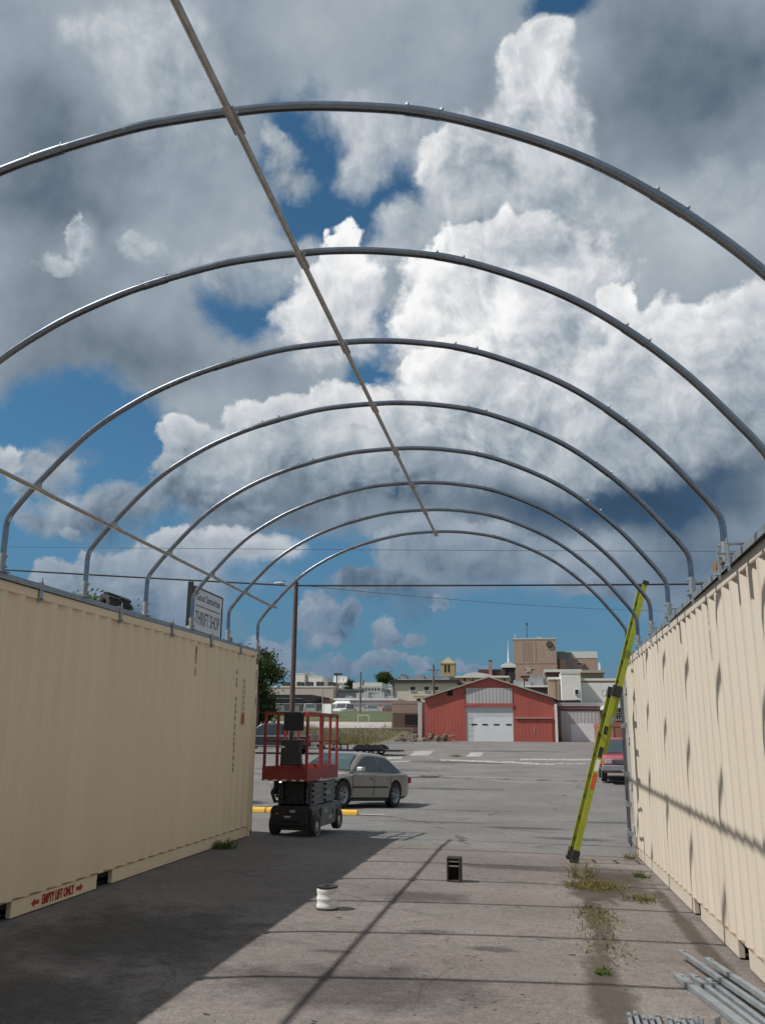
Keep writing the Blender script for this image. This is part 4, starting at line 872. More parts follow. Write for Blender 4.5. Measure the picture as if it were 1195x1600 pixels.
def vehicle(name, label, cat, loc, rz, paint, st, wheels, gh, r=.33, tw=.21, detail=True, group=None, rim=None, bed=None):
    t = thing(name, label, cat, loc, rz, group); rim = rim or RIMM
    b = MB(); loft(b, [closed(ring(*s)) for s in st]); body = b.build('body', paint, t, smooth=180, weld=True)
    W = max(s[4] for s in st)
    if detail:
        cs = []
        for x in wheels: 
            for sg in (-1, 1):
                c = MB(); c.tube([(x, sg * (W - .30), r + .02), (x, sg * (W + .15), r + .02)], r + .05, 28); cs.append(c.build('cutter', DARK, t))
        if bed: c = MB(); c.box(bed[0], bed[1], -W + .10, W - .10, bed[2], 3); cs.append(c.build('cutter', DARK, t))
        bpy.context.view_layer.update(); boolean_cut(body, cs)
        if len(body.data.materials) < 2: body.data.materials.append(DARK)
    body.data.polygons.foreach_set('use_smooth', [True] * len(body.data.polygons)); body.data.set_sharp_from_angle(angle=R(32))
    for x in wheels:
        for sg in (-1, 1): wheel(t, x, sg * (W - tw / 2 - .015), r, tw, rim, sg)
    # cabin: base polygon at the belt, smaller roof above
    xw0, xr0, xr1, xw1, zb, zr, wb, wr = gh
    def side_y(z): return lerp(wb, wr, min(1, max(0, (z - zb) / (zr - zb))))
    H = zr - zb; L_ = xw0 - xw1
    prof = crom([(xw1, 0), (lerp(xw1, xr1, .5), .53), (xr1, .92), (lerp(xr1, xr0, .33), .995), (lerp(xr1, xr0, .7), 1.0), (xr0, .92), (lerp(xr0, xw0, .5), .52), (xw0, 0)], 5)
    def top(x):
        for p, q in zip(prof, prof[1:]):
            if p[0] <= x <= q[0]: return zb + H * lerp(p[1], q[1], (x - p[0]) / max(1e-6, q[0] - p[0]))
        return zb
    secs = []
    for x, f in prof:
        z = zb + H * f; c = min(.10, .5 * max(.004, z - zb))
        h = [(wb, zb - .03), (side_y(lerp(zb, z - c, .5)), lerp(zb, z - c, .5)), (side_y(z - c), z - c), (side_y(z) - .25 * c, z - .35 * c), (side_y(z) - 1.0 * c, z - .02), (side_y(z) * .5, z), (0, z + .008)]
        secs.append([(x, y, q) for y, q in h] + [(x, -y, q) for y, q in reversed(h[:-1])])
    b = MB(); loft(b, secs, caps=False); b.build('cabin', paint, t, smooth=50)
    def patch_glass(nm, m, rows):
        b = MB(); n = len(rows[0])
        for r_ in rows: b.v += [Vector(p) for p in r_]
        for i in range(len(rows) - 1):
            for k in range(n - 1): b.f.append((i * n + k, i * n + k + 1, (i + 1) * n + k + 1, (i + 1) * n + k)); b.m.append(0)
        return b.build(nm, m, t, smooth=180, fix=False)
    for nm, x0, x1 in (('windscreen', xw0, xr0), ('rear_window', xw1, xr1)):
        rows = []
        for i in range(9):
            x = lerp(x0, x1, .06 + .84 * i / 8); z = top(x); c = min(.10, .5 * max(.004, z - zb)); y = (side_y(z) - c) * .985; dx = .008 if x0 > x1 else -.008
            rows.append([(x + dx + (0 if abs(u) < .9 else -dx * .3), y * u, z + .012 + (.006 if abs(u) < .6 else 0)) for u in (-1, -.5, 0, .5, 1)])
        patch_glass(nm, CARGLASS, rows)
    nb = 2 if L_ > 2.0 else 1; xm = lerp(xw1, xw0, .46); spans = [(xm + .03, xw0 - .16), (xw1 + .22, xm - .03)] if nb == 2 else [(xw1 + .14, xw0 - .14)]
    for sg in (1, -1):
        for xa, xb in spans:
            rows = []
            for i in range(13):
                x = lerp(xa, xb, i / 12); z0 = zb + .035; z1 = max(z0 + .002, top(x) - .115)
                rows.append([(x, sg * (side_y(lerp(z0, z1, k / 3)) + .008), lerp(z0, z1, k / 3)) for k in range(4)])
            patch_glass('side_window', GLASS, rows)
    return t, body, W
SILV = mat('silver car paint', (.30, .262, .220), .3, .5, .04, 2, 0, 0, 0, coat=.6)
NAVY = mat('dark navy car paint', (.025, .03, .042), .3, .2, .1, 2, coat=.6)
REDC = mat('red truck paint', (.34, .035, .05), .35, .1, .08, 2, coat=.5)
WHC = mat('white car paint', (.66, .67, .68), .35, 0, .05, 2, coat=.5)
REDL = mat('red lamp lens', (.35, .015, .02), .2, 0, .1, 10, coat=.5); CLEAR = mat('clear lamp lens', (.55, .56, .56), .12, .3, .1, 10, coat=1)
TRIM = mat('dark trim', (.03, .028, .028), .6)
def strip(t, nm, m, pts, w=.012, h=.02): 
    b = MB()
    for a, c in zip(pts, pts[1:]): b.bar(a, c, w, h)
    return b.build(nm, m, t)
def headlamp(t, x, y, z, wx, h): 
    b = MB(); b.box(x - .05, x + .012, y - wx / 2, y + wx / 2, z - h / 2, z + h / 2); return b.build('headlight', CLEAR, t, bevel=.012)
# silver saloon, nose towards us and to the left
pr_ = P(613, 1262, 25.3); pf_ = Vector((pr_.x - .92, pr_.y - 2.65, 0)); pr_.z = 0
hd = math.atan2(pf_.y - pr_.y, pf_.x - pr_.x)
WB, HWD = 2.81, .90
mid = (pr_ + pf_) / 2 - Vector((-math.sin(hd), math.cos(hd), 0)) * (HWD - .1)
zc = lambda q: gz(q.x, q.y)
sed_st = [(2.42, .34, .50, .52, .50), (2.39, .26, .56, .60, .62), (2.32, .22, .61, .66, .72), (2.15, .20, .66, .73, .80), (1.75, .19, .75, .84, .865), (1.3, .19, .81, .89, .89), (1.0, .19, .85, .92, .90), (.6, .19, .87, .93, .905), (-.8, .19, .89, .94, .905), (-1.4, .20, .91, .96, .90), (-1.9, .22, .92, .98, .885), (-2.2, .24, .91, .97, .85), (-2.38, .26, .88, .94, .80), (-2.50, .30, .80, .86, .71), (-2.56, .36, .68, .72, .60), (-2.58, .44, .60, .62, .50)]
car, body, W = vehicle('parked_car', 'taupe grey sedan parked behind the scissor lift and yellow wheel stop', 'car', (mid.x, mid.y, (zc(pr_) + zc(pf_)) / 2 + .004), hd, SILV, sed_st, (WB / 2, -WB / 2), (1.02, .12, -1.18, -2.02, .90, 1.44, .82, .60), r=.335)
car.rotation_euler = Matrix.Rotation(hd, 3, 'Z').to_euler(); car.rotation_euler.y = math.asin((zc(pr_) - zc(pf_)) / WB)
for sg in (1, -1):
    y = sg * (W + .002)
    strip(car, 'rub_strip', TRIM, [(.98, y, .52), (-.95, y, .54)], .018, .045)
    for x in (1.0, -.12, -1.08): strip(car, 'door_gap', DARK, [(x, sg * (W * .985), .30), (x - .02, sg * (W + .0015), .55), (x - .04, sg * (W * .99), .86)], .006, .010)
    for x in (-.02, -1.0): 
        b = MB(); b.box(x - .10, x + .06, min(y, y + sg * .02), max(y, y + sg * .02), .74, .775); b.build('door_handle', SILV, car, bevel=.008)
    b = MB(); b.box(.62, .80, min(sg * .88, sg * 1.06), max(sg * .88, sg * 1.06), .91, 1.03); m_ = b.build('wing_mirror', mat('pale mirror shell', (.5, .49, .47), .35, .2), car, bevel=.03)
    headlamp(car, 2.27, sg * .58, .60, .36, .13)
    b = MB(); b.box(-2.50, -2.38, min(sg * .55, sg * .82), max(sg * .55, sg * .82), .66, .84); b.build('tail_light', REDL, car, bevel=.02)
    strip(car, 'sill', TRIM, [(1.0, sg * .82, .20), (-1.0, sg * .82, .20)], .06, .05)
b = MB(); b.box(2.40, 2.45, -.30, .30, .44, .54); b.build('grille', TRIM, car)
strip(car, 'bumper_gap', TRIM, [(2.43, -.50, .40), (2.43, .50, .40)], .02, .04)
b = MB(); b.box(-.25, .0, -.28, .28, .75, 1.18); b.box(-.25, .0, .32, .60, .95, 1.15); b.build('seat', mat('grey car seat', (.3, .3, .29), .9), car, bevel=.05)
# red pickup facing us, half behind the right container
q = P(979, 1218, 34.0); hp = R(-92)
pk_st = [(2.36, .38, .60, .62, .66), (2.33, .36, .78, .80, .76), (2.1, .34, .86, .90, .82), (1.5, .34, .92, .98, .85), (.95, .34, .97, 1.02, .86), (.4, .34, 1.0, 1.02, .86), (-.75, .34, 1.0, 1.02, .86), (-.95, .34, 1.0, 1.02, .86), (-2.2, .36, 1.0, 1.02, .86), (-2.36, .40, 1.0, 1.0, .84)]
pick, body, W = vehicle('pickup_truck', 'small red pickup truck with pale bumper facing us beside the right container', 'pickup truck', (q.x + .05, 36.2, gz(q.x, 36.0) + .01), hp, REDC, pk_st, (1.45, -1.35), (.98, .50, -.42, -.70, .98, 1.58, .80, .64), r=.34, bed=(-2.25, -.85, .62))
b = MB(); b.box(2.335, 2.47, -.84, .84, .42, .62); b.build('bumper', mat('dull bumper', (.36, .38, .40), .4, .6, .1, 4), pick, bevel=.03)
b = MB(); b.box(2.28, 2.40, -.45, .45, .66, .82); g_ = b.build('grille', mat('grille grey', (.10, .11, .12), .4, .3), pick, bevel=.01)
b = MB()
for z in (.695, .74, .785): b.box(2.395, 2.412, -.45, .45, z - .008, z + .008)
b.build('grille_bar', CHROME, g_)
for sg in (1, -1):
    headlamp(pick, 2.36, sg * .60, .745, .26, .14); b = MB(); b.box(2.30, 2.36, sg * .76 - .06, sg * .76 + .06, .65, .82); b.build('indicator', mat('amber lens', (.6, .25, .04), .3), pick, bevel=.01)
    b = MB(); b.box(.62, .74, min(sg * .88, sg * 1.08), max(sg * .88, sg * 1.08), 1.02, 1.18); b.build('wing_mirror', BLACKP, pick, bevel=.03)
    strip(pick, 'flank_panel', mat('silver grey flank', (.30, .29, .29), .4, .3), [(2.15, sg * (W + .002), .50), (-2.2, sg * (W + .002), .50)], .01, .26) if False else strip(pick, 'rub_strip', TRIM, [(2.0, sg * (W + .002), .60), (-2.2, sg * (W + .002), .60)], .012, .05)
# dark pickup and the trailer hitched behind it
q = P(402, 1181, 54.0)
dk_st = [(2.72, .45, .78, .80, .84), (2.6, .40, .98, 1.0, .92), (1.6, .40, 1.06, 1.12, .96), (.9, .40, 1.08, 1.14, .97), (-.9, .40, 1.10, 1.14, .97), (-1.0, .40, 1.10, 1.14, .97), (-2.7, .44, 1.10, 1.14, .97), (-2.78, .48, 1.08, 1.12, .94)]
tail = P(487, 1181, 54.0); dk, body, W = vehicle('pickup_truck', 'dark navy pickup truck parked side on at the left, mostly behind the scissor lift', 'pickup truck', (tail.x - 2.62, 54.0, gz(tail.x, 54.0) + .02), R(178), NAVY, dk_st, (1.75, -1.75), (1.15, .45, -.85, -1.0, 1.10, 1.82, .92, .74), r=.39, bed=(-2.65, -1.15, .72))
for sg in (1, -1):
    b = MB(); b.box(-2.79, -2.70, sg * .86 - .07, sg * .86 + .07, .82, 1.08); b.build('tail_light', REDL, dk, bevel=.015)
    strip(dk, 'sill', mat('grey sill', (.28, .28, .28), .5, .3), [(1.2, sg * .975, .46), (-1.3, sg * .975, .46)], .02, .06); strip(dk, 'flank_stripe', MATS['grey sill'], [(2.5, sg * (W + .002), 1.01), (-2.6, sg * (W + .002), 1.04)], .01, .07)
    headlamp(dk, 2.66, sg * .66, .86, .28, .2)
b = MB(); b.box(-2.95, -2.80, -.85, .85, .50, .68); b.build('bumper', CHROME, dk, bevel=.02)
tr0 = P(494, 1181, 53.2); tr = thing('trailer', 'black flat trailer with round fenders parked behind the taupe sedan', 'trailer', (tr0.x, 53.6, gz(tr0.x, 53.6) + .02), R(-1))
TRB = mat('black trailer paint', (.016, .016, .017), .5)
MB().tube([(0, 0, .42), (.7, 0, .32), (1.1, .5, .26)], .05, 6).build('drawbar', TRB, tr); MB().box(-.08, .10, -.05, .05, .42, .56).build('coupler', TRB, tr)
MB().tube([(.35, -.06, .20), (.35, -.06, .58)], .035, 6).build('jack', TRB, tr); MB().box(.15, .42, -.12, .12, .34, .54).build('winch_box', TRB, tr, bevel=.05)
b = MB(); b.box(1.0, 5.2, -.8, .8, .20, .30); b.build('deck', TRB, tr)
for xx in (1.12, 1.55, 1.98): MB().box(xx, xx + .09, -.82, -.76, .30, .62).build('stake', TRB, tr)
MB().box(1.12, 2.07, -.825, -.755, .56, .64).build('stake_rail', TRB, tr)
for xx in (2.85, 3.75):
    for sy in (-1, 1):
        w_ = tyre_mesh(.25, .2).build('wheel', BLACK, tr, smooth=40, loc=(xx, sy * .95, .25), rot=(R(90), 0, 0))
        pts = [(xx + .46 * math.cos(R(a)), 0, .28 + .32 * math.sin(R(a))) for a in range(5, 176, 17)]; b = MB(); b.prism([(q_[0], q_[2]) for q_ in pts], sy * .95 - .14, sy * .95 + .14, 'Y'); b.build('fender', TRB, tr)
# far vehicles along the upper road
suv_st = [(2.2, .4, .7, .72, .72), (2.05, .34, .88, .92, .86), (1.2, .34, .98, 1.04, .90), (.8, .34, 1.02, 1.06, .90), (-2.0, .34, 1.04, 1.08, .90), (-2.25, .40, 1.02, 1.06, .84)]
def far_car(label, px, py, Y, paint, rz, gh, cat='car', st=suv_st, name='parked_car'):
    q = P(px, py, Y); t, body, W = vehicle(name, label, cat, (q.x, Y, gz(q.x, Y) + .03), R(rz), paint, st, (1.35, -1.4), gh, r=.36, detail=False)
    for sg in (1, -1): headlamp(t, 2.16, sg * .62, .78, .3, .14); b = MB(); b.box(-2.27, -2.18, sg * .74 - .08, sg * .74 + .08, .8, 1.0); b.build('tail_light', REDL, t)
    return t
far_car('white van parked in front of the pale far building beside the blank billboard', 536, 1116, 121.5, WHC, -100, (1.1, .5, -1.9, -2.1, 1.04, 1.85, .86, .72), 'van', name='parked_van')
far_car('silver estate car parked on the far road left of the red hatchback', 580, 1116, 121.8, mat('far silver paint', (.42, .45, .47), .35, .4, .05, 2, coat=.5), -72, (1.0, .3, -1.6, -2.0, 1.04, 1.6, .86, .70))
far_car('small red hatchback parked on the far road right of the silver estate', 607, 1117, 122, REDC, 100, (1.0, .3, -1.5, -2.0, 1.04, 1.62, .86, .70))
far_car('white pickup parked in front of the brown roofed far building', 484, 1116, 121.5, WHC, 105, (1.1, .6, -.6, -.8, 1.04, 1.75, .86, .72), 'pickup truck', name='pickup_truck')
# ---------------------------------------------------------------- buildings
def wallmat(name, col, var=.06, dirt=.25, dcol=(.2, .18, .15), scale=.5, streak=(1, 1, .35)): return mat(name, col, .85, 0, var, scale, .15, 8, dirt, dcol, streak=streak)
PALE = wallmat('pale render', (.52, .48, .43)); WHITEW = wallmat('white render', (.78, .77, .74)); TAN = wallmat('tan brick', (.42, .305, .25)); BEIGE = wallmat('beige render', (.62, .57, .49))
BROWNW = wallmat('brown brick', (.13, .085, .07)); TAUPE = wallmat('taupe stucco', (.30, .235, .19)); DKROOF = mat('dark roof edge', (.035, .035, .04), .8, 0, .2, 2); PINK = wallmat('pinkish brick', (.40, .27, .20))
ROOFW = mat('pale roof membrane', (.70, .70, .68), .8, 0, .08, 1); BROOF = mat('brown shingle', (.12, .07, .06), .9, 0, .2, 3); STEELU = mat('roof plant grey', (.34, .35, .35), .6, .3, .15, 2); REDROOF = mat('dark red awning', (.20, .035, .04), .7, 0, .15, 2)
YEL = wallmat('yellow stone', (.46, .36, .20)); BLUEG = mat('blue grey roof', (.10, .12, .135), .7, 0, .12, 1.5)
class Bld:
    def __init__(s, name, label, cat, px0, px1, pt, Y, depth, wm, base=None, roofm=None, eave=.25, rh=.3, py0=None):
        a, b = P(px0, pt, Y), P(px1, pt, Y); s.Y = Y; s.x0, s.x1 = a.x, b.x; s.zt = (a.z + b.z) / 2; s.depth = depth
        s.z0 = min(gz(s.x0, Y), gz(s.x1, Y), gz(s.x0, Y + depth), gz(s.x1, Y + depth)) - .3 if base is None else base
        s.o = Vector((s.x0, Y, s.z0)); s.root = thing(name, label, cat, s.o); s.w = s.x1 - s.x0; s.h = s.zt - s.z0
        s.wall = MB().box(0, s.w, 0, depth, 0, s.h - rh).build('wall', wm, s.root)
        s.roof = MB().box(-eave, s.w + eave, -eave, depth + eave, s.h - rh + .002, s.h).build('roof', roofm or DKROOF, s.root)
    def X(s, px, py): return P(px, py, s.Y).x - s.x0
    def Z(s, px, py): return P(px, py, s.Y).z - s.z0
    def rect(s, nm, m, px0, py0, px1, py1, d0=-.05, d1=-.004, parent=None):
        mx, my = (px0 + px1) / 2, (py0 + py1) / 2
        return MB().box(s.X(px0, my), s.X(px1, my), d0, d1, s.Z(mx, py1), s.Z(mx, py0)).build(nm, m, parent or s.root)
    def win(s, px0, py0, px1, py1, glass=None, fm=None, bars=1):
        mx, my = (px0 + px1) / 2, (py0 + py1) / 2; x0, x1, z0, z1 = s.X(px0, my), s.X(px1, my), s.Z(mx, py1), s.Z(mx, py0); t = min(.12, (x1 - x0) * .08)
        b = MB(); b.box(x0 - t, x1 + t, -.10, -.003, z1, z1 + t); b.box(x0 - t, x1 + t, -.14, -.003, z0 - t, z0); b.box(x0 - t, x0, -.10, -.003, z0, z1); b.box(x1, x1 + t, -.10, -.003, z0, z1)
        for k in range(1, bars): xx = lerp(x0, x1, k / bars); b.box(xx - t / 2, xx + t / 2, -.08, -.003, z0, z1)
        f = b.build('window', fm or WHITE, s.root); MB().box(x0, x1, -.03, -.003, z0, z1).build('pane', glass or GLASS, f); return f
    def unit(s, px, w, h, d=2, dp=3, nm='roof_unit', m=None):
        x = s.X(px, 1100); dp += (px * 7.3) % 2.9 * .5; b = MB(); b.box(x - w / 2, x + w / 2, dp, dp + d, s.h + .003, s.h + h); b.tube([(x - w * .2, dp + d / 2, s.h + h), (x - w * .2, dp + d / 2, s.h + h + .12)], w * .18, 10); return b.build(nm, m or STEELU, s.root)
# --- red gabled shed with the big white door
Yb = 77.7
CORR = None
def corrugated(name, col, pitch, dirt=.3, dcol=(.2, .1, .07), amt=.5):
    m = mat(name, col, .6, 0, .12, .8, 0, 0, dirt, dcol, streak=(1, 1, .25)); nt = m.node_tree; N = nt.nodes; L = nt.links; b = N['Principled BSDF']
    tc = N.new('ShaderNodeTexCoord'); w = N.new('ShaderNodeTexWave'); w.wave_type = 'BANDS'; w.bands_direction = 'X'; w.inputs['Scale'].default_value = 2 * math.pi / pitch / 20; L.new(tc.outputs['Object'], w.inputs['Vector'])
    bp = N.new('ShaderNodeBump'); bp.inputs['Strength'].default_value = amt; bp.inputs['Distance'].default_value = .03; L.new(w.outputs['Fac'], bp.inputs['Height']); L.new(bp.outputs[0], b.inputs['Normal']); return m
REDW = corrugated('faded red sheet metal', (.42, .10, .076), .3, .5, (.24, .10, .08), .2); GREYW = corrugated('grey sheet metal', (.46, .45, .44), .3, .5, (.26, .19, .15))
ba, bb = P(664, 1150, Yb), P(867, 1150, Yb); bz = 1.15; bw = bb.x - ba.x
barn = thing('red_shed', 'faded red gabled metal shed with a big white garage door', 'shed', (ba.x, Yb, bz))
def bX(px, py=1130): return P(px, py, Yb).x - ba.x
def bZ(py, px=765): return P(px, py, Yb).z - bz
zl, zr_, zp, xp = bZ(1092, 665), bZ(1092, 864), bZ(1060, 765), bX(765)
dx0, dx1, dz1 = bX(728), bX(802), bZ(1104)
ux0, ux1, uz0, uz1 = bX(727), bX(801), bZ(1099), bZ(1075)
def roofz(x): return lerp(zl, zp, x / xp) if x < xp else lerp(zp, zr_, (x - xp) / (bw - xp))
b = MB()
b.prism([(0, 0), (dx0, 0), (dx0, roofz(dx0)), (0, zl)], 0, .12, 'Y'); b.prism([(dx1, 0), (bw, 0), (bw, zr_), (dx1, roofz(dx1))], 0, .12, 'Y')
b.prism([(dx0, dz1), (dx1, dz1), (dx1, roofz(dx1)), (xp, zp), (dx0, roofz(dx0))], 0, .12, 'Y')
b.box(0, .12, .121, 15, 0, zl - .02); b.box(bw - .12, bw, .121, 15, 0, zr_ - .02); b.build('wall', REDW, barn)
b = MB()
for xa, za, xb_, zb_ in ((-.25, zl - .06, xp, zp + .03), (xp, zp + .03, bw + .25, zr_ - .06)): b.prism([(xa, za + .03), (xb_, zb_ + .03), (xb_, zb_ + .16), (xa, za + .16)], -.25, 15.2, 'Y')
b.build('roof', mat('pale roof sheet', (.42, .36, .33), .6, .2, .1, 1), barn)
gd = MB().box(dx0 + .02, dx1 - .02, .06, .11, 0, dz1 - .02).build('garage_door', mat('grey white door', (.58, .60, .61), .6, 0, .05, 1), barn)
b = MB()
for k in range(1, 6): z = dz1 * k / 6; b.box(dx0 + .03, dx1 - .03, .052, .0595, z - .012, z + .012)
b.build('panel_groove', STEELU, gd)
b = MB().box(bX(740), dx1 - .05, .045, .0515, .02, bZ(1121)).build('pale_panel', mat('bright door panel', (.74, .76, .77), .55, 0, .04, 1), gd)
for p in (736, 753, 771, 790): MB().box(bX(p), bX(p + 9), .036, .0445, bZ(1133.5), bZ(1131)).build('door_window', GLASS, gd)
MB().box(ux0, ux1, -.05, -.004, uz0, uz1).build('upper_panel', GREYW, barn)
MB().box(ux0 - .1, ux1 + .1, -.09, -.004, uz0 - .26, uz0 - .01).build('lintel', REDW, barn)
MB().box(ux0 - .06, ux0 + .08, -.07, -.051, uz0, uz1).build('rusty_trim', RUST, barn)
MB().box(bX(699), bX(707.5), -.03, -.004, bZ(1087), bZ(1077)).build('vent_opening', DARK, barn)
sd_ = MB().box(bX(806), bX(862), -.09, -.012, 0.02, bZ(1124)).build('sliding_door', REDW, barn)
MB().box(bX(804), bX(863), -.20, -.004, bZ(1122.8), bZ(1120.5)).build('door_track', mat('pale pink track', (.42, .25, .22), .6), barn)
MB().box(bX(833), bX(834.5), -.11, -.091, bZ(1146), bZ(1136)).build('door_handle', STEELU, sd_)
MB().box(bw + .02, bw + .24, -.1, .1, 0, bZ(1100)).build('drainpipe', WHITE, barn)
b = MB().box(bX(662) - .0, 0 - .01, .3, .36, 0, bZ(1096)).build('x', GREYW); bpy.data.objects.remove(b)
# --- white sheet fence between shed and small brown building
fa = P(653, 1100, Yb + .5); fb = P(664, 1100, Yb + .5)
t = thing('metal_fence', 'white metal sheet fence between the red shed and the small taupe building', 'fence', (fa.x, Yb + .5, gz(fa.x, Yb) - .2))
MB().box(0, fb.x - fa.x - .3, 0, .06, .2, P(658, 1097, Yb).z - gz(fa.x, Yb) + .2).build('sheet', corrugated('white fence sheet', (.55, .54, .53), .25, .2, (.4, .36, .33)), t)
for xx in (.0, fb.x - fa.x - .4): MB().box(xx, xx + .08, .062, .14, 0, 2.6).build('post', STEELU, t)
# --- grey garage right of the shed
g = Bld('garage', 'grey flat roofed garage with a pale roller door right of the red shed', 'garage', 869, 990, 1098, 79.0, 12, wallmat('dull rust grey wall', (.26, .20, .175)), base=1.1, roofm=mat('grey fascia', (.36, .34, .33), .7, 0, .15, 1, 0, 0, .4, (.2, .1, .08)))
gd = g.rect('garage_door', GREYW, 876, 1111, 938, 1161, -.12); g.rect('pale_panel', MATS['bright door panel'], 892, 1131, 936, 1161, -.15, -.1215, gd)
g.rect('fascia_board', mat('rusty fascia', (.20, .12, .10), .8, 0, .25, 1), 872, 1103, 962, 1108, -.2)
for p in (865.0, 878, 890, 903): 
    pass
for i, p in enumerate((874, 884, 893, 902)):
    x = g.X(p, 1095); q = thing('tyre', ['old tyre leaning on the grey garage roof, leftmost of the row', 'old tyre on the grey garage roof, second from the left', 'old tyre on the grey garage roof, third from the left', 'old tyre on the grey garage roof, rightmost of the row'][i], 'tyre', (g.x0 + x, 79.9, g.zt + .001), 0, 'tyres on the garage roof')
    tyre_mesh(.34, .24).build('tread', BLACK, q, smooth=40, loc=(0, 0, .12), rot=(R(4 * i), 0, 0))
# --- brick building with white window behind the red pickup
br = Bld('brick_building', 'red brick building with a white framed window behind the red pickup', 'building', 941, 1010, 1128.5, 62.0, 9, wallmat('red brick', (.33, .12, .085), .1, .3, (.18, .08, .06)), base=.3, roofm=MATS['red brick'], eave=.02)
br.rect('lower_wall_band', wallmat('pale red brick', (.46, .20, .16)), 948, 1131, 958, 1160, -.04)
up = Bld('brick_house', 'upper brick house with white porch trim seen between ladder and container', 'house', 953, 1010, 1100, 72.0, 8, wallmat('dark red brick', (.24, .09, .07)), base=.5, roofm=WHITE, eave=.3)
up.win(961, 1106, 969, 1113, bars=2); up.win(962, 1117, 969, 1125, bars=2)
# --- small taupe building left of the shed
tb = Bld('flat_building', 'small taupe building with a dark window opening left of the red shed', 'building', 612, 655, 1095, 88.0, 8, TAUPE, roofm=TAUPE, eave=.02)
tb.rect('lower_wall', BROWNW, 614, 1114, 655, 1143, -.06); w = tb.rect('window', BROWNW, 631, 1115, 654, 1134, -.09, -.0605); tb.rect('pane', DARK, 632.5, 1116.5, 653, 1132.5, -.10, -.0905, w)
# --- beige two storey block with dark roofline
b2 = Bld('beige_building', 'beige two storey block with a dark roofline left above the red shed', 'building', 612, 712, 1062, 150.0, 18, BEIGE, eave=.4, rh=.5)
for p in (641, 662.5, 677): b2.win(p, 1073, p + 8, 1079)
b2.rect('rooftop_parapet', ROOFW, 618, 1059.5, 700, 1061.5, 2, 2.4); b2.rect('drainpipe', DKROOF, 614, 1063, 615.3, 1099, -.2)
for p, w, h in ((625, 1.2, .9), (638, 2.0, .6), (652, 1.4, 1.0), (668, 2.4, .6), (690, 1.8, .9)): b2.unit(p, w, h)
b2.rect('pipe_stain', mat('rusty stain strip', (.40, .30, .20), .9), 646, 1087, 676, 1089, -.02)
b2.rect('window_opening', DARK, 651, 1091, 657, 1096, -.03)
# --- long pale building with porch
lp_ = Bld('pale_building', 'long pale pink wall building with a white porch above the lawn', 'building', 524, 620, 1091, 124.5, 10, wallmat('pale pink render', (.68, .60, .55)), roofm=ROOFW)
for p, w, h in ((535, 1.0, .5), (556, 1.5, .9), (565, .8, 1.1), (577, 1.8, .7), (588, 1.2, 1.0), (600, 1.4, .5)): lp_.unit(p, w, h, m=STEELU)
pc = MB(); x0, x1 = lp_.X(525, 1100), lp_.X(553, 1100); z0, z1 = lp_.Z(540, 1100.5), lp_.Z(540, 1095)
pc.add([(x0, -2.4, z0), (x1, -2.4, z0), (x1 - .7, -.01, z1), (x0, -.01, z1), (x0, -2.4, z0 - .2), (x1, -2.4, z0 - .2), (x1 - .7, -.01, z0 - .2), (x0, -.01, z0 - .2)], [(0, 1, 2, 3), (4, 7, 6, 5), (0, 4, 5, 1), (1, 5, 6, 2), (2, 6, 7, 3), (3, 7, 4, 0)]); pc.build('porch_roof', WHITE, lp_.root)
for xx in (x0 + .2, x1 - .4, (x0 + x1) / 2): MB().box(xx - .08, xx + .08, -2.2, -2.04, 0, z0 - .205).build('porch_post', WHITE, lp_.root)
lp_.rect('door', DARK, 537, 1104, 542, 1116); lp_.rect('door', BROWNW, 545, 1103, 549, 1116)
# --- brown roofed low shop, black canopy
bs = Bld('low_shop', 'low white fronted shop under a brown roof left of the blank billboard', 'shop', 471, 524, 1097, 126.5, 9, WHITEW, roofm=BROOF, eave=.6, rh=.9)
for p in (478, 487): bs.win(p, 1104, p + 4, 1112, fm=WHITE)
bs.rect('door', TAUPE, 492, 1102, 498, 1113); bs.rect('shop_fascia', BROOF, 471, 1092, 524, 1096.5, 1.0, 1.4)
cn = Bld('fuel_canopy', 'black flat canopy building with white windows left of the brown pole top', 'canopy', 396, 478, 1086, 123.5, 9, wallmat('black wall', (.02, .02, .022)), roofm=mat('black canopy', (.02, .021, .025), .5), eave=1.2, rh=1.1)
for p in (431, 438, 461): cn.win(p, 1103, p + 6, 1111, glass=mat('white blind', (.55, .58, .6), .6))
cn.rect('fascia_stripe', BLUEG, 405, 1091, 476, 1093, -1.26, -1.205)
# --- dark gabled roof building
dg = Bld('dark_roofed_building', 'building with a broad blue grey roof behind the pale porch', 'building', 524, 562, 1077, 140, 10, BLUEG, roofm=BLUEG, eave=.05)
dg.rect('roof_edge', DKROOF, 524, 1080, 525.5, 1093, -.1)
# --- white ribbon window block
rb = Bld('ribbon_window_building', 'white modern block with long dark ribbon windows on the hill', 'building', 552, 596, 1066.5, 190, 9, WHITEW, roofm=ROOFW, eave=.1, rh=1.2)
rb.win(560, 1074, 594, 1080, glass=BLUEG, bars=7)
x = rb.w; f = MB(); f.box(x + .003, x + .03, .6, 8.4, rb.Z(590, 1080), rb.Z(590, 1074)); f.build('window', GLASS, rb.root)
rb2 = Bld('white_annex', 'white annex with a dark window band right of the ribbon window block', 'building', 597, 611, 1070, 199.5, 12, WHITEW, roofm=ROOFW, eave=.1); rb2.win(599, 1077, 608, 1083, glass=GLASS, bars=3)
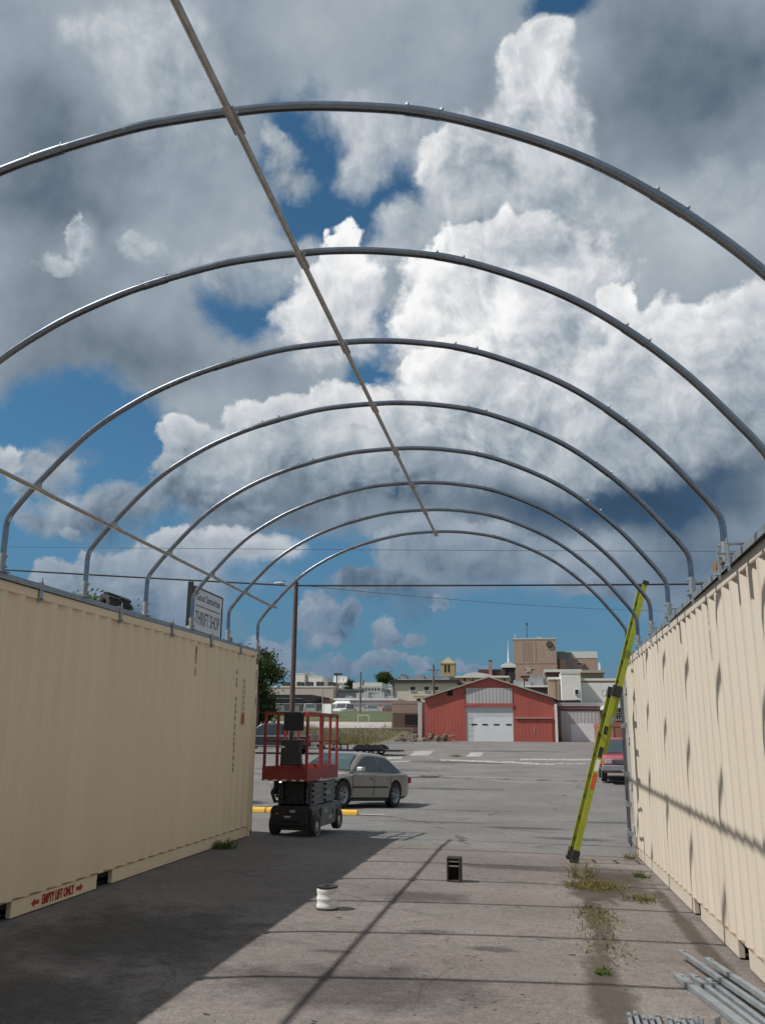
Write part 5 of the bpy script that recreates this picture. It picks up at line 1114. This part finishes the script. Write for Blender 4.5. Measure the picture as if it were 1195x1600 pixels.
# --- white church like blocks
wc = Bld('white_church_hall', 'tall white windowless hall with a dark recess, far left on the hill', 'building', 457, 475, 1052, 260, 16, WHITEW, roofm=ROOFW, eave=.05)
w = MB(); w.prism([(wc.w + .02, 0), (wc.w + 3.3, 0), (wc.w + 3.3, wc.h - .9), (wc.w + .02, wc.h + .9)], 2, 10, 'Y'); w.build('recess_wall', mat('painted shade grey', (.30, .31, .33), .8, 0, .1, 2), wc.root)  # shaded face between the white blocks, its shade put into the grey colour
wd = Bld('white_hall_wing', 'white windowless wing right of the tall white hall', 'building', 482, 503, 1056, 258, 14, WHITEW, roofm=ROOFW, eave=.05)
lb = Bld('long_low_building', 'long low pale building with roof vents under the white hall', 'building', 420, 521, 1072, 205, 14, wallmat('grey pink wall', (.50, .44, .41)), roofm=ROOFW, eave=.1)
for p in (440, 463, 478, 495, 512): lb.unit(p, 1.6, 1.1, 1.5, 2, m=DKROOF)
hs = Bld('white_house', 'white house with rooftop chimneys right of the street light on the hill', 'house', 513, 546, 1066, 250, 12, WHITEW, roofm=ROOFW, eave=.2)
for p in (522, 528, 534): hs.unit(p, 1.6, 1.8, 2, 2, 'chimney', WHITEW)
hs.win(518, 1069, 521, 1072); hs.win(526, 1069, 529, 1072)
# --- hospital tower and wings
ht = Bld('hospital_tower', 'tall tan windowless hospital block with a round emblem near its top', 'tower', 801, 868, 998, 320, 22, TAN, roofm=TAN, eave=.05, rh=.6)
ht.rect('roof_coping', ROOFW, 801, 997.2, 868, 998.6, -.12, -.06)
zc_ = ht.Z(858, 1007); e = MB(); e.lathe([(0, -.35), (1.15, -.35), (1.15, -.01)], (ht.X(858, 1007), 0, zc_), 'Y', 20); em = e.build('emblem_disc', DKROOF, ht.root)
e = MB(); e.lathe([(.45, -.42), (.62, -.42), (.62, -.355), (.45, -.355)], (ht.X(858, 1007), 0, zc_), 'Y', 16); e.build('emblem_ring', STEELU, em)
star = []
for k in range(10): a = R(90 + 36 * k); rr_ = 1.3 if k % 2 == 0 else .62; star.append((ht.X(825.5, 1046) + rr_ * math.cos(a), ht.Z(825.5, 1046) + rr_ * math.sin(a) * 1.05))
MB().prism(star, -.2, -.01, 'Y').build('star', mat('pale star', (.50, .43, .36), .8), ht.root)
MB().box(ht.X(818, 1044) , ht.X(834, 1044), -.12, -.005, ht.Z(826, 1045), ht.Z(826, 1044)).build('star_bar', MATS['pale star'], ht.root)
b = MB()
for p, q in ((853, 1013), (862, 1013), (855, 1020), (861, 1021), (858, 1024), (854, 1024.5)): b.box(ht.X(p, q) - .14, ht.X(p, q) + .14, -.06, -.004, ht.Z(p, q) - .14, ht.Z(p, q) + .14)
b.build('wall_lettering', WHITE, ht.root)
b = MB()
for p in (818, 822, 826, 830, 837): b.box(ht.X(p, 1020) - .05, ht.X(p, 1020) + .05, -.05, -.004, ht.Z(p, 1034), ht.Z(p, 1003))
b.box(0, ht.w, -.05, -.004, ht.Z(830, 1037.4), ht.Z(830, 1036.8)); b.build('joint_line', mat('dark joint', (.20, .145, .115), .9), ht.root)  # thin dark joint lines in the tower wall
MB().tube([(ht.X(823, 997), 4, ht.h), (ht.X(823, 997), 4, ht.h + 5.6)], .12, 6).build('antenna', DKROOF, ht.root); MB().tube([(ht.X(823, 997), 4, ht.h + 5.4), (ht.X(823, 997), 4, ht.h + 6.2)], .32, 6).build('antenna_head', DKROOF, ht.root)
b = MB(); b.lathe([(0, .02), (.5, .1), (.9, .45), (.85, .5), (0, .2)], (ht.X(842, 997), 3, ht.h + .3), 'Z', 12); b.build('dish', WHITE, ht.root); MB().box(ht.X(851, 997), ht.X(857, 997), 2, 4, ht.h + .002, ht.h + .5).build('roof_hatch', DKROOF, ht.root); MB().box(ht.X(803.5, 997), ht.X(804.5, 997), 2, 2.3, ht.h + .002, ht.h + 2).build('mast', WHITE, ht.root)
hw_ = Bld('hospital_wing', 'tan hospital wing with a pale roof band right of the tower', 'building', 884, 932, 1018, 330, 20, TAN, roofm=ROOFW, eave=.1, rh=2.4)
hw_.win(887, 1035.5, 894, 1039, bars=2); hw_.win(901, 1035.5, 909, 1039, bars=2)
rc = Bld('round_stair_block', 'rounded grey topped stair block between hospital tower and wing', 'building', 868.3, 884, 1018, 326, 10, TAN, roofm=mat('curved grey cap', (.22, .23, .25), .5, .2), eave=.02, rh=2.7)
MB().tube([(rc.w, 3.2, 0), (rc.w, 3.2, rc.h - .1)], 2.2, 16).build('round_corner', MATS['curved grey cap'], rc.root, smooth=50); rc.rect('column', BROWNW, 871, 1029, 874, 1046, -.2)
# --- mid ground right: white stair tower, tan and white walls
wt = Bld('white_stair_tower', 'square white stair tower with one dark window above the grey garage', 'tower', 876, 906, 1049, 118, 7, WHITEW, roofm=wallmat('white coping', (.62, .61, .58)), eave=.05); wt.win(898, 1077.5, 903, 1085, bars=1)
tw_ = Bld('white_tan_building', 'long tan and white building right of the white stair tower', 'building', 906.5, 985, 1060, 121, 9, wallmat('tan upper wall', (.40, .31, .22)), roofm=WHITE, eave=.15)
tw_.rect('white_wall', WHITEW, 907, 1067, 985, 1100, -.10); tw_.win(941, 1079, 948, 1086, fm=WHITE); tw_.rect('lamp_cover', WHITE, 932, 1093, 936, 1098, -.5, -.105)
lw = Bld('tan_block', 'tan brick block with a pale roof edge left of the white stair tower', 'building', 856, 876, 1058, 122, 8, wallmat('tan lower wall', (.38, .29, .21)), roofm=WHITE, eave=.1); MB().tube([(lw.X(869, 1080), -.2, 0), (lw.X(869, 1080), -.2, lw.Z(869, 1062))], .1, 6).build('drainpipe', WOODP, lw.root)
cp = Bld('church_porch', 'flat white roofed hall with a brown gable behind the white stair tower', 'hall', 853, 905, 1046, 170, 12, BROWNW, roofm=ROOFW, eave=.4, rh=.5)
gb = Bld('gabled_hall', 'brown low hall with a pale roof edge behind the tan and white building', 'hall', 905, 942, 1047, 200, 14, TAUPE, roofm=wallmat('roof edge tan', (.42, .38, .33)), eave=.4, rh=.6)
MB().prism([(0, gb.h), (gb.w * .45, gb.h), (gb.w * .2, gb.h + 1.6)], 0, 6, 'Y').build('gable', BROOF, gb.root); MB().box(gb.w * .84, gb.w * .9, 1, 2.5, gb.h + .002, gb.h + 1.7).build('chimney', WHITE, gb.root)
aw = Bld('red_awning_building', 'dark building with a dark red roof below the hospital tower', 'building', 820, 856, 1060, 175, 10, BROWNW, roofm=REDROOF, eave=.3, rh=2.0)
ck = Bld('dark_cluttered_building', 'low dark flat roofed building peeking over the right slope of the shed roof', 'building', 800, 855, 1071, 130, 9, mat('very dark wall', (.05, .045, .045), .8), roofm=WHITE, eave=.2, rh=.25)
for p, w, h in ((808, 1.2, .9), (822, 1.5, .7), (838, 2.2, 1.3), (848, 1.1, 1.6)): ck.unit(p, w, h, 1.4, 2)
# --- left of the tower: spire, chimney, pinkish hall, yellow bell tower
st = Bld('steeple_building', 'dark square church tower with a white cap and tall white spire', 'church', 784.5, 803.5, 1039, 240, 6, DKROOF, roofm=WHITE, eave=.35, rh=.7)
MB().prism([(-.3, st.h + .002), (st.w + .3, st.h + .002), (st.w / 2 + .5, st.h + .7), (st.w / 2 - .5, st.h + .7)], -.3, 5, 'Y').build('cap', WHITE, st.root)
MB().tube([(st.w / 2, 2.3, st.h + .6), (st.w / 2, 2.3, st.h + 3), (st.w / 2, 2.3, st.h + 6.9)], [.32, .22, .05], 8).build('spire', WHITE, st.root, smooth=50)
pk_ = Bld('brown_roofed_hall', 'brown roofed hall with a brick chimney left of the white spire', 'hall', 748, 787, 1046, 235, 10, PINK, roofm=BROOF, eave=.2, rh=1.4)
MB().box(pk_.X(763.5, 1040), pk_.X(768.5, 1040), -.9, -.1, 0, pk_.Z(766, 1033)).build('chimney', PINK, pk_.root); MB().box(pk_.X(763, 1040), pk_.X(769, 1040), -1, 0, pk_.Z(766, 1033) + .002, pk_.Z(766, 1032)).build('chimney_cap', DKROOF, pk_.root)
ph_ = Bld('pink_hall', 'pinkish brick hall with a low pale curved gable behind the shed', 'hall', 712, 794, 1056, 200, 14, PINK, roofm=ROOFW, eave=.2, rh=.4)
MB().prism([(ph_.X(721, 1054), ph_.h + .002), (ph_.X(770, 1054), ph_.h + .002), (ph_.X(756, 1050), ph_.h + .55), (ph_.X(741, 1049), ph_.h + .8), (ph_.X(730, 1051), ph_.h + .55)], -.2, 8, 'Y').build('curved_gable', ROOFW, ph_.root)
for p, q in ((724, 1060), (738, 1056), (736, 1062), (786, 1061)): ph_.rect('window', DARK, p, q, p + 3, q + 4, -.06)
bt = Bld('bell_tower', 'yellow stone bell tower with twin louvres and a pyramid roof', 'tower', 688, 710, 1036.5, 280, 4.5, YEL, roofm=YEL, eave=.1, rh=.3)
b = MB(); h = bt.h + .002; w = bt.w; b.add([(-.15, -.15, h), (w + .15, -.15, h), (w + .15, 4.65, h), (-.15, 4.65, h), (w / 2, 2.2, h + 2.3)], [(0, 1, 4), (1, 2, 4), (2, 3, 4), (3, 0, 4), (3, 2, 1, 0)]); b.build('pyramid_roof', wallmat('mossy roof', (.30, .27, .17)), bt.root)
for p in (694, 699.5): bt.rect('louvre', DARK, p, 1038, p + 2.6, 1050, -.1)
for xx in (0, w): MB().tube([(xx, 0, h), (xx, 0, h + .9)], [.25, .05], 6).build('pinnacle', YEL, bt.root)
sk = Bld('grey_sloped_building', 'low grey sloped roof building at the foot of the bell tower', 'building', 686, 722, 1057, 215, 10, STEELU, roofm=BLUEG, eave=.3)
fb_ = Bld('far_terrace', 'row of low brown and white roofs on the skyline at far left', 'terrace', 425, 447, 1072, 240, 10, TAUPE, roofm=BROOF, eave=.3, rh=.9)

# ---------------------------------------------------------------- billboard, poles, fence, rubble
q = P(511, 1117, 105); bl = thing('billboard', 'blank white billboard on two thin posts above the lawn', 'billboard', (q.x, 105, gz(q.x, 105)), R(-38))
zz = P(511, 1116.5, 105).z - bl.location.z; z2 = P(511, 1100, 105).z - bl.location.z; hw2 = (P(522, 1110, 105).x - P(501, 1110, 105).x) / 2
MB().box(-hw2, hw2, -.06, .06, zz, z2).build('panel', mat('billboard white', (.88, .90, .91), .6, 0, .03, 2), bl)
for sg in (-1, 1): MB().tube([(sg * (hw2 + .09), 0, -.2), (sg * (hw2 + .09), 0, z2 + (2.0 if sg < 0 else .2))], .06, 8).build('post', STEELU, bl)
b = MB(); b.box(hw2 - .2, hw2 + .55, -.15, .15, z2 + .2, z2 + .42); b.build('lamp_box', BROOF, bl, bevel=.05)
def utility(label, px, pt, pb_, Y, r=.14, arms=1, lamp=False, tilt=0):
    q = P(px, pb_, Y); t = thing('utility_pole', label, 'utility pole', (q.x, Y, gz(q.x, Y) - .1)); h = P(px, pt, Y).z - t.location.z
    MB().tube([(0, 0, 0), (tilt, 0, h)], [r, r * .7], 8).build('shaft', POLEW, t, smooth=50)
    if arms: MB().box(tilt - 1.0, tilt + 1.0, -.06, .06, h - .9, h - .78).build('crossarm', POLEW, t)
    if lamp: MB().box(-.45, .75, -.15, .15, h - .25, h + .02).build('lamp_head', DKROOF, t, bevel=.04)
    else: MB().tube([(tilt + .3, -.1, h - 1.7), (tilt + .3, -.1, h - 1.0)], .18, 8).build('transformer', STEELU, t)
    return t
utility('street light on a plain pole above the blank billboard', 525.5, 1052, 1100, 128, lamp=True, arms=0)
utility('bare wooden utility pole in front of the long pale pink wall', 562.5, 1050, 1131, 112, arms=0, r=.13)
utility('utility pole with crossarms left of the bell tower', 677.5, 1038, 1090, 132, r=.2)
utility('short leaning wooden pole over the shed roof right slope', 819, 1056, 1085, 118, lamp=True, arms=0, r=.1)
# chain link fences round the grass
def chain_fence(label, pa, pb2, h, step, m):
    n = max(2, int((pb2 - pa).length / step)); t = thing('chain_link_fence', label, 'fence', (pa.x, pa.y, gz(pa.x, pa.y))); o = Vector(t.location); pts = []
    for i in range(n + 1): p = pa.lerp(pb2, i / n); pts.append(Vector((p.x, p.y, gz(p.x, p.y))) - o)
    for p in pts: MB().tube([p - Vector((0, 0, .1)), p + Vector((0, 0, h))], .035, 6).build('post', m, t)
    b = MB(); b.tube([p + Vector((0, 0, h - .03)) for p in pts], .022, 5); b.build('top_rail', m, t)
    b = MB(); b.add([p + Vector((0, 0, z)) for p in pts for z in (.03, h - .05)], [(2 * i, 2 * i + 2, 2 * i + 3, 2 * i + 1) for i in range(n)]); b.build('wire_mesh', MESHM, t, fix=False)
def meshmat():
    m, nt, b = nodes('wire mesh'); N = nt.nodes; L = nt.links; b.inputs['Base Color'].default_value = (.30, .31, .31, 1); b.inputs['Metallic'].default_value = .6; b.inputs['Roughness'].default_value = .5
    g = N.new('ShaderNodeNewGeometry'); acc = None
    for rot in (45, -45):
        mp = N.new('ShaderNodeMapping'); mp.inputs['Rotation'].default_value = (0, R(rot), 0); L.new(g.outputs['Position'], mp.inputs[0])
        w = N.new('ShaderNodeTexWave'); w.bands_direction = 'X'; w.inputs['Scale'].default_value = 4.5; L.new(mp.outputs[0], w.inputs['Vector'])
        c = N.new('ShaderNodeMath'); c.operation = 'GREATER_THAN'; c.inputs[1].default_value = .94; L.new(w.outputs['Fac'], c.inputs[0])
        if acc is None: acc = c.outputs[0]
        else: mxx = N.new('ShaderNodeMath'); mxx.operation = 'MAXIMUM'; L.new(acc, mxx.inputs[0]); L.new(c.outputs[0], mxx.inputs[1]); acc = mxx.outputs[0]
    L.new(acc, b.inputs['Alpha']); return m
MESHM = meshmat()
chain_fence('low wire fence along the front of the dry grass', G(425, 1163), G(644, 1163), 1.25, 3.2, GALVD)
chain_fence('tall wire fence at the top of the grass below the lawn', Vector((-52, 99.6, 0)), Vector((-13, 99.6, 0)), 2.0, 3.4, GALVD)
# small white goal frame on the path
q = P(567, 1140, 92); gf = thing('goal_frame', 'white pipe goal frame standing on the far concrete path', 'frame', (q.x, 92, gz(q.x, 92))); b = MB(); b.tube([(-.55, 0, 0), (-.55, 0, 1.2), (.6, 0, 1.2), (.6, 0, 0)], .035, 6); b.build('pipe', WHITE, gf)
# rubble heap by the shed
rb_ = random.Random(11)
for i, (lab, px, py, n, s, m) in enumerate((('heap of broken concrete and brush left of the red shed', 652, 1160, 26, .34, mat('brush and rubble', (.17, .13, .10), .9, 0, .4, 3)), ('low pile of old timbers and debris in front of the red shed', 690, 1160, 16, .26, mat('weathered debris', (.22, .17, .13), .9, 0, .35, 4)), ('small heap of white rubble at the end of the dry grass', 637, 1163, 9, .2, mat('pale rubble', (.45, .43, .4), .9, 0, .2, 4)))):
    q = P(px, py, 76.2); q.z = gz(q.x, 76.2); t = thing('rubble_heap', lab, 'rubble', q); b = MB()
    for k in range(n):
        c = Vector((rb_.gauss(0, .9), rb_.gauss(0, .6), rb_.uniform(0, .55))); m4 = Matrix.Translation(c) @ Matrix.Rotation(rb_.uniform(0, 3), 4, 'Z') @ Matrix.Rotation(rb_.uniform(-.5, .5), 4, 'X'); w, d, h = (rb_.uniform(.3, 1) * s for _ in range(3))
        b.box(-w, w, -d * .6, d * .6, -h * .4, h * .4, mat=m4)
    b.build('debris', m, t)
# ---------------------------------------------------------------- trees and weeds
LEAF = leafmat('tree leaves', (.030, .055, .014), (.085, .125, .035)); LEAFD = leafmat('dark leaves', (.018, .034, .012), (.045, .075, .022)); LEAFY = leafmat('yellow green weeds', (.12, .11, .034), (.26, .21, .085), .3); LEAFG = leafmat('green weeds', (.06, .10, .02), (.13, .17, .04), .3)
DRYG = leafmat('dry grass blades', (.13, .13, .04), (.26, .21, .08), .3)
BARK = mat('bark', (.10, .075, .055), .95, 0, .3, 8, .5, 20)
def tree(name, label, loc, h, cz, rx, rz_, ncl, nlf, ls, m, seed, group=None, spread=.34, stray=0):
    rnd = random.Random(seed); t = thing(name, label, 'tree', loc, 0, group)
    cl = []
    while len(cl) < ncl:
        v = Vector((rnd.uniform(-1, 1), rnd.uniform(-1, 1), rnd.uniform(-1, 1)))
        if .25 < v.length < 1: cl.append(Vector((v.x * rx, v.y * rx, cz + v.z * rz_)))
    b = MB(); b.tube([(0, 0, -.1), (.04, .02, cz * .5), (0, 0, cz), (.05, 0, cz + rz_ * .5)], [h * .022, h * .018, h * .012, h * .004], 8); tk = b.build('trunk', BARK, t, smooth=60)
    for c in cl[::3]:
        z0 = rnd.uniform(cz * .55, cz); MB().tube([(0, 0, z0), c * .5 + Vector((0, 0, z0 * .5 + .1)), c], [h * .008, h * .005, h * .002], 5).build('limb', BARK, tk)
    b = MB()
    for i in range(nlf):
        c = cl[i % ncl]; s_ = spread * (rx + rz_) / 2
        p = c + Vector((rnd.gauss(0, s_), rnd.gauss(0, s_), rnd.gauss(0, s_ * .7))) * (1.0 if rnd.random() > .12 else 1.7)
        a = Vector((rnd.gauss(0, 1), rnd.gauss(0, 1), rnd.gauss(0, .6))).normalized(); u = a.orthogonal().normalized(); v = a.cross(u); s = ls * rnd.uniform(.5, 1.2)
        b.add([p - u * s, p - v * s * .5 + a * s * .1, p + u * s, p + v * s * .5 + a * s * .1], [(0, 1, 2, 3)])
    b.build('crown', m, t, fix=False); return t
q = P(399, 1170, 60); z0 = gz(q.x, 60)
tree('broad_tree', 'leafy green tree just beyond the far end of the shaded container', (q.x, 60, z0), P(399, 1020, 60).z - z0, P(399, 1053, 60).z - z0, 1.45, 1.55, 30, 4200, .13, LEAF, 21, spread=.20)
q = P(396, 1170, 63); z0 = gz(q.x, 63)
tree('broad_tree', 'dark dense tree behind the leafy tree at the container end', (q.x, 63, z0), P(396, 1080, 63).z - z0, P(396, 1100, 63).z - z0, 1.35, 1.75, 26, 4200, .14, LEAFD, 22, spread=.24)
q = P(148, 960, 24); ct = P(150, 928, 24).z - gz(q.x, 24) - .72
tree('small_tree', 'light green treetop peeking over the shaded container roof', (q.x, 24, gz(q.x, 24)), ct + .9, ct, 1.0, .8, 22, 2400, .075, LEAFG, 23, spread=.24)
q = P(599, 1062, 270); z0 = gz(q.x, 270)
tree('round_tree', 'round green tree on the skyline left of the beige block', (q.x, 270, z0), P(599, 1050, 270).z - z0, P(599, 1059, 270).z - z0, 2.3, 1.8, 26, 2600, .32, LEAF, 24, spread=.22)
for i, (px, py, Y, r) in enumerate(((546, 1072, 230, 1.3), (612, 1062, 290, 1.6), (628, 1060, 300, 1.4), (541, 1067, 280, 1.2))):
    q = P(px, py, Y); z0 = gz(q.x, Y)
    tree('skyline_tree', ['small dark tree right of the white house on the hill', 'small green tree right of the round skyline tree', 'low green treetop behind the beige block roof', 'tiny green treetop beside the white house chimneys'][i], (q.x, Y, z0), q.z - z0 + r, q.z - z0, r, r, 14, 900, .28, LEAFD if i == 0 else LEAF, 30 + i, spread=.26)
def weed(label, loc, r, h, n, m, seed, lean=.5, name='weed_clump'):
    rnd = random.Random(seed); t = thing(name, label, 'weeds', (loc[0], loc[1], gz(loc[0], loc[1]) + .010)); b = MB()
    for i in range(n):
        a = rnd.uniform(0, 6.28); d = r * math.sqrt(rnd.random()) * rnd.uniform(.4, 1); p = Vector((math.cos(a) * d * (loc[2] if len(loc) > 2 else 1), math.sin(a) * d, 0)); l = h * rnd.uniform(.35, 1.1); w = .0025 + .004 * rnd.random()
        dirv = Vector((rnd.gauss(0, lean), rnd.gauss(0, lean), 1)).normalized(); s = dirv.orthogonal().normalized(); s = (Matrix.Rotation(rnd.uniform(0, 6.28), 3, dirv) @ s) * w; mid_ = p + dirv * l * .55; tip = p + dirv * l + Vector((dirv.x, dirv.y, -.25)) * l * .3
        b.add([p - s, p + s, mid_ + s * .8, tip, mid_ - s * .8], [(0, 1, 2, 4), (4, 2, 3)])
    b.build('blades', m, t, fix=False); return t
weed('largest yellow green weed clump spreading in front of the ladder feet', (.60, 11.0), .40, .13, 520, LEAFY, 1, .9)
weed('tall thin weeds at the back of the clump by the ladder feet', (.52, 11.75), .22, .30, 70, LEAFY, 2, .35)
weed('green weeds against the foot of the sunlit container', (1.24, 12.1), .12, .10, 110, LEAFG, 3, .7)
weed('sparse yellow weeds beside the dark dirt patch by the container', (1.03, 10.3), .26, .11, 130, LEAFY, 4, .9)
weed('ragged line of dry stalks in the crack between the ladder clump and the green tuft', (.50, 8.0, .25), 1.0, .05, 200, LEAFY, 15, .9)
weed('narrow row of dry weeds growing along the pavement crack', (.52, 9.2, .35), .85, .06, 330, LEAFY, 5, .8)
weed('small bright green tuft low in the pavement crack', (.42, 7.0), .07, .07, 90, LEAFG, 6, .8)
weed('dark green weeds at the foot of the shaded container', (-4.42, 12.6), .24, .17, 220, LEAFG, 7, .7)
weed('thin weeds at the container corner by the open grey door', (1.30, 14.0), .12, .14, 60, LEAFY, 8, .6)
weed('weeds along the front of the red shed left of the white door', (-8.3, 77.2, 2.2), .9, .8, 260, LEAFG, 9, .3)
weed('green weeds at the corner of the grey garage and the white drainpipe', (1.9, 78.6), .4, .9, 120, LEAFG, 12, .3)
weed('dry tuft on the open lot before the red shed', tuple(G(712, 1183)[:2]), .5, .22, 200, DRYG, 10, .5)
weed('tuft of dry grass at the broken kerb behind the sedan', tuple(G(676, 1215)[:2]), .8, .14, 160, DRYG, 13, .6)
rnd = random.Random(77); b = MB()
for i in range(15000):
    y = rnd.uniform(67.6, 89.8); x = rnd.uniform(-46, -12.6)
    if y > 72 and rnd.random() < .35: continue
    z = gz(x, y); l = rnd.uniform(.18, .62) * (1.3 if math.sin(x * .5 + y * .3) > .2 else .7); a = rnd.uniform(0, 3.14); w = rnd.uniform(.02, .05); dx, dy = math.cos(a) * w, math.sin(a) * w; lx = rnd.gauss(0, .12)
    b.add([(x - dx, y - dy, z), (x + dx, y + dy, z), (x + lx, y + rnd.gauss(0, .1), z + l)], [(0, 1, 2)])
tag(b.build('dry_grass', DRYG, fix=False), 'dry yellow green grass filling the field beyond the street', 'grass', kind='stuff')
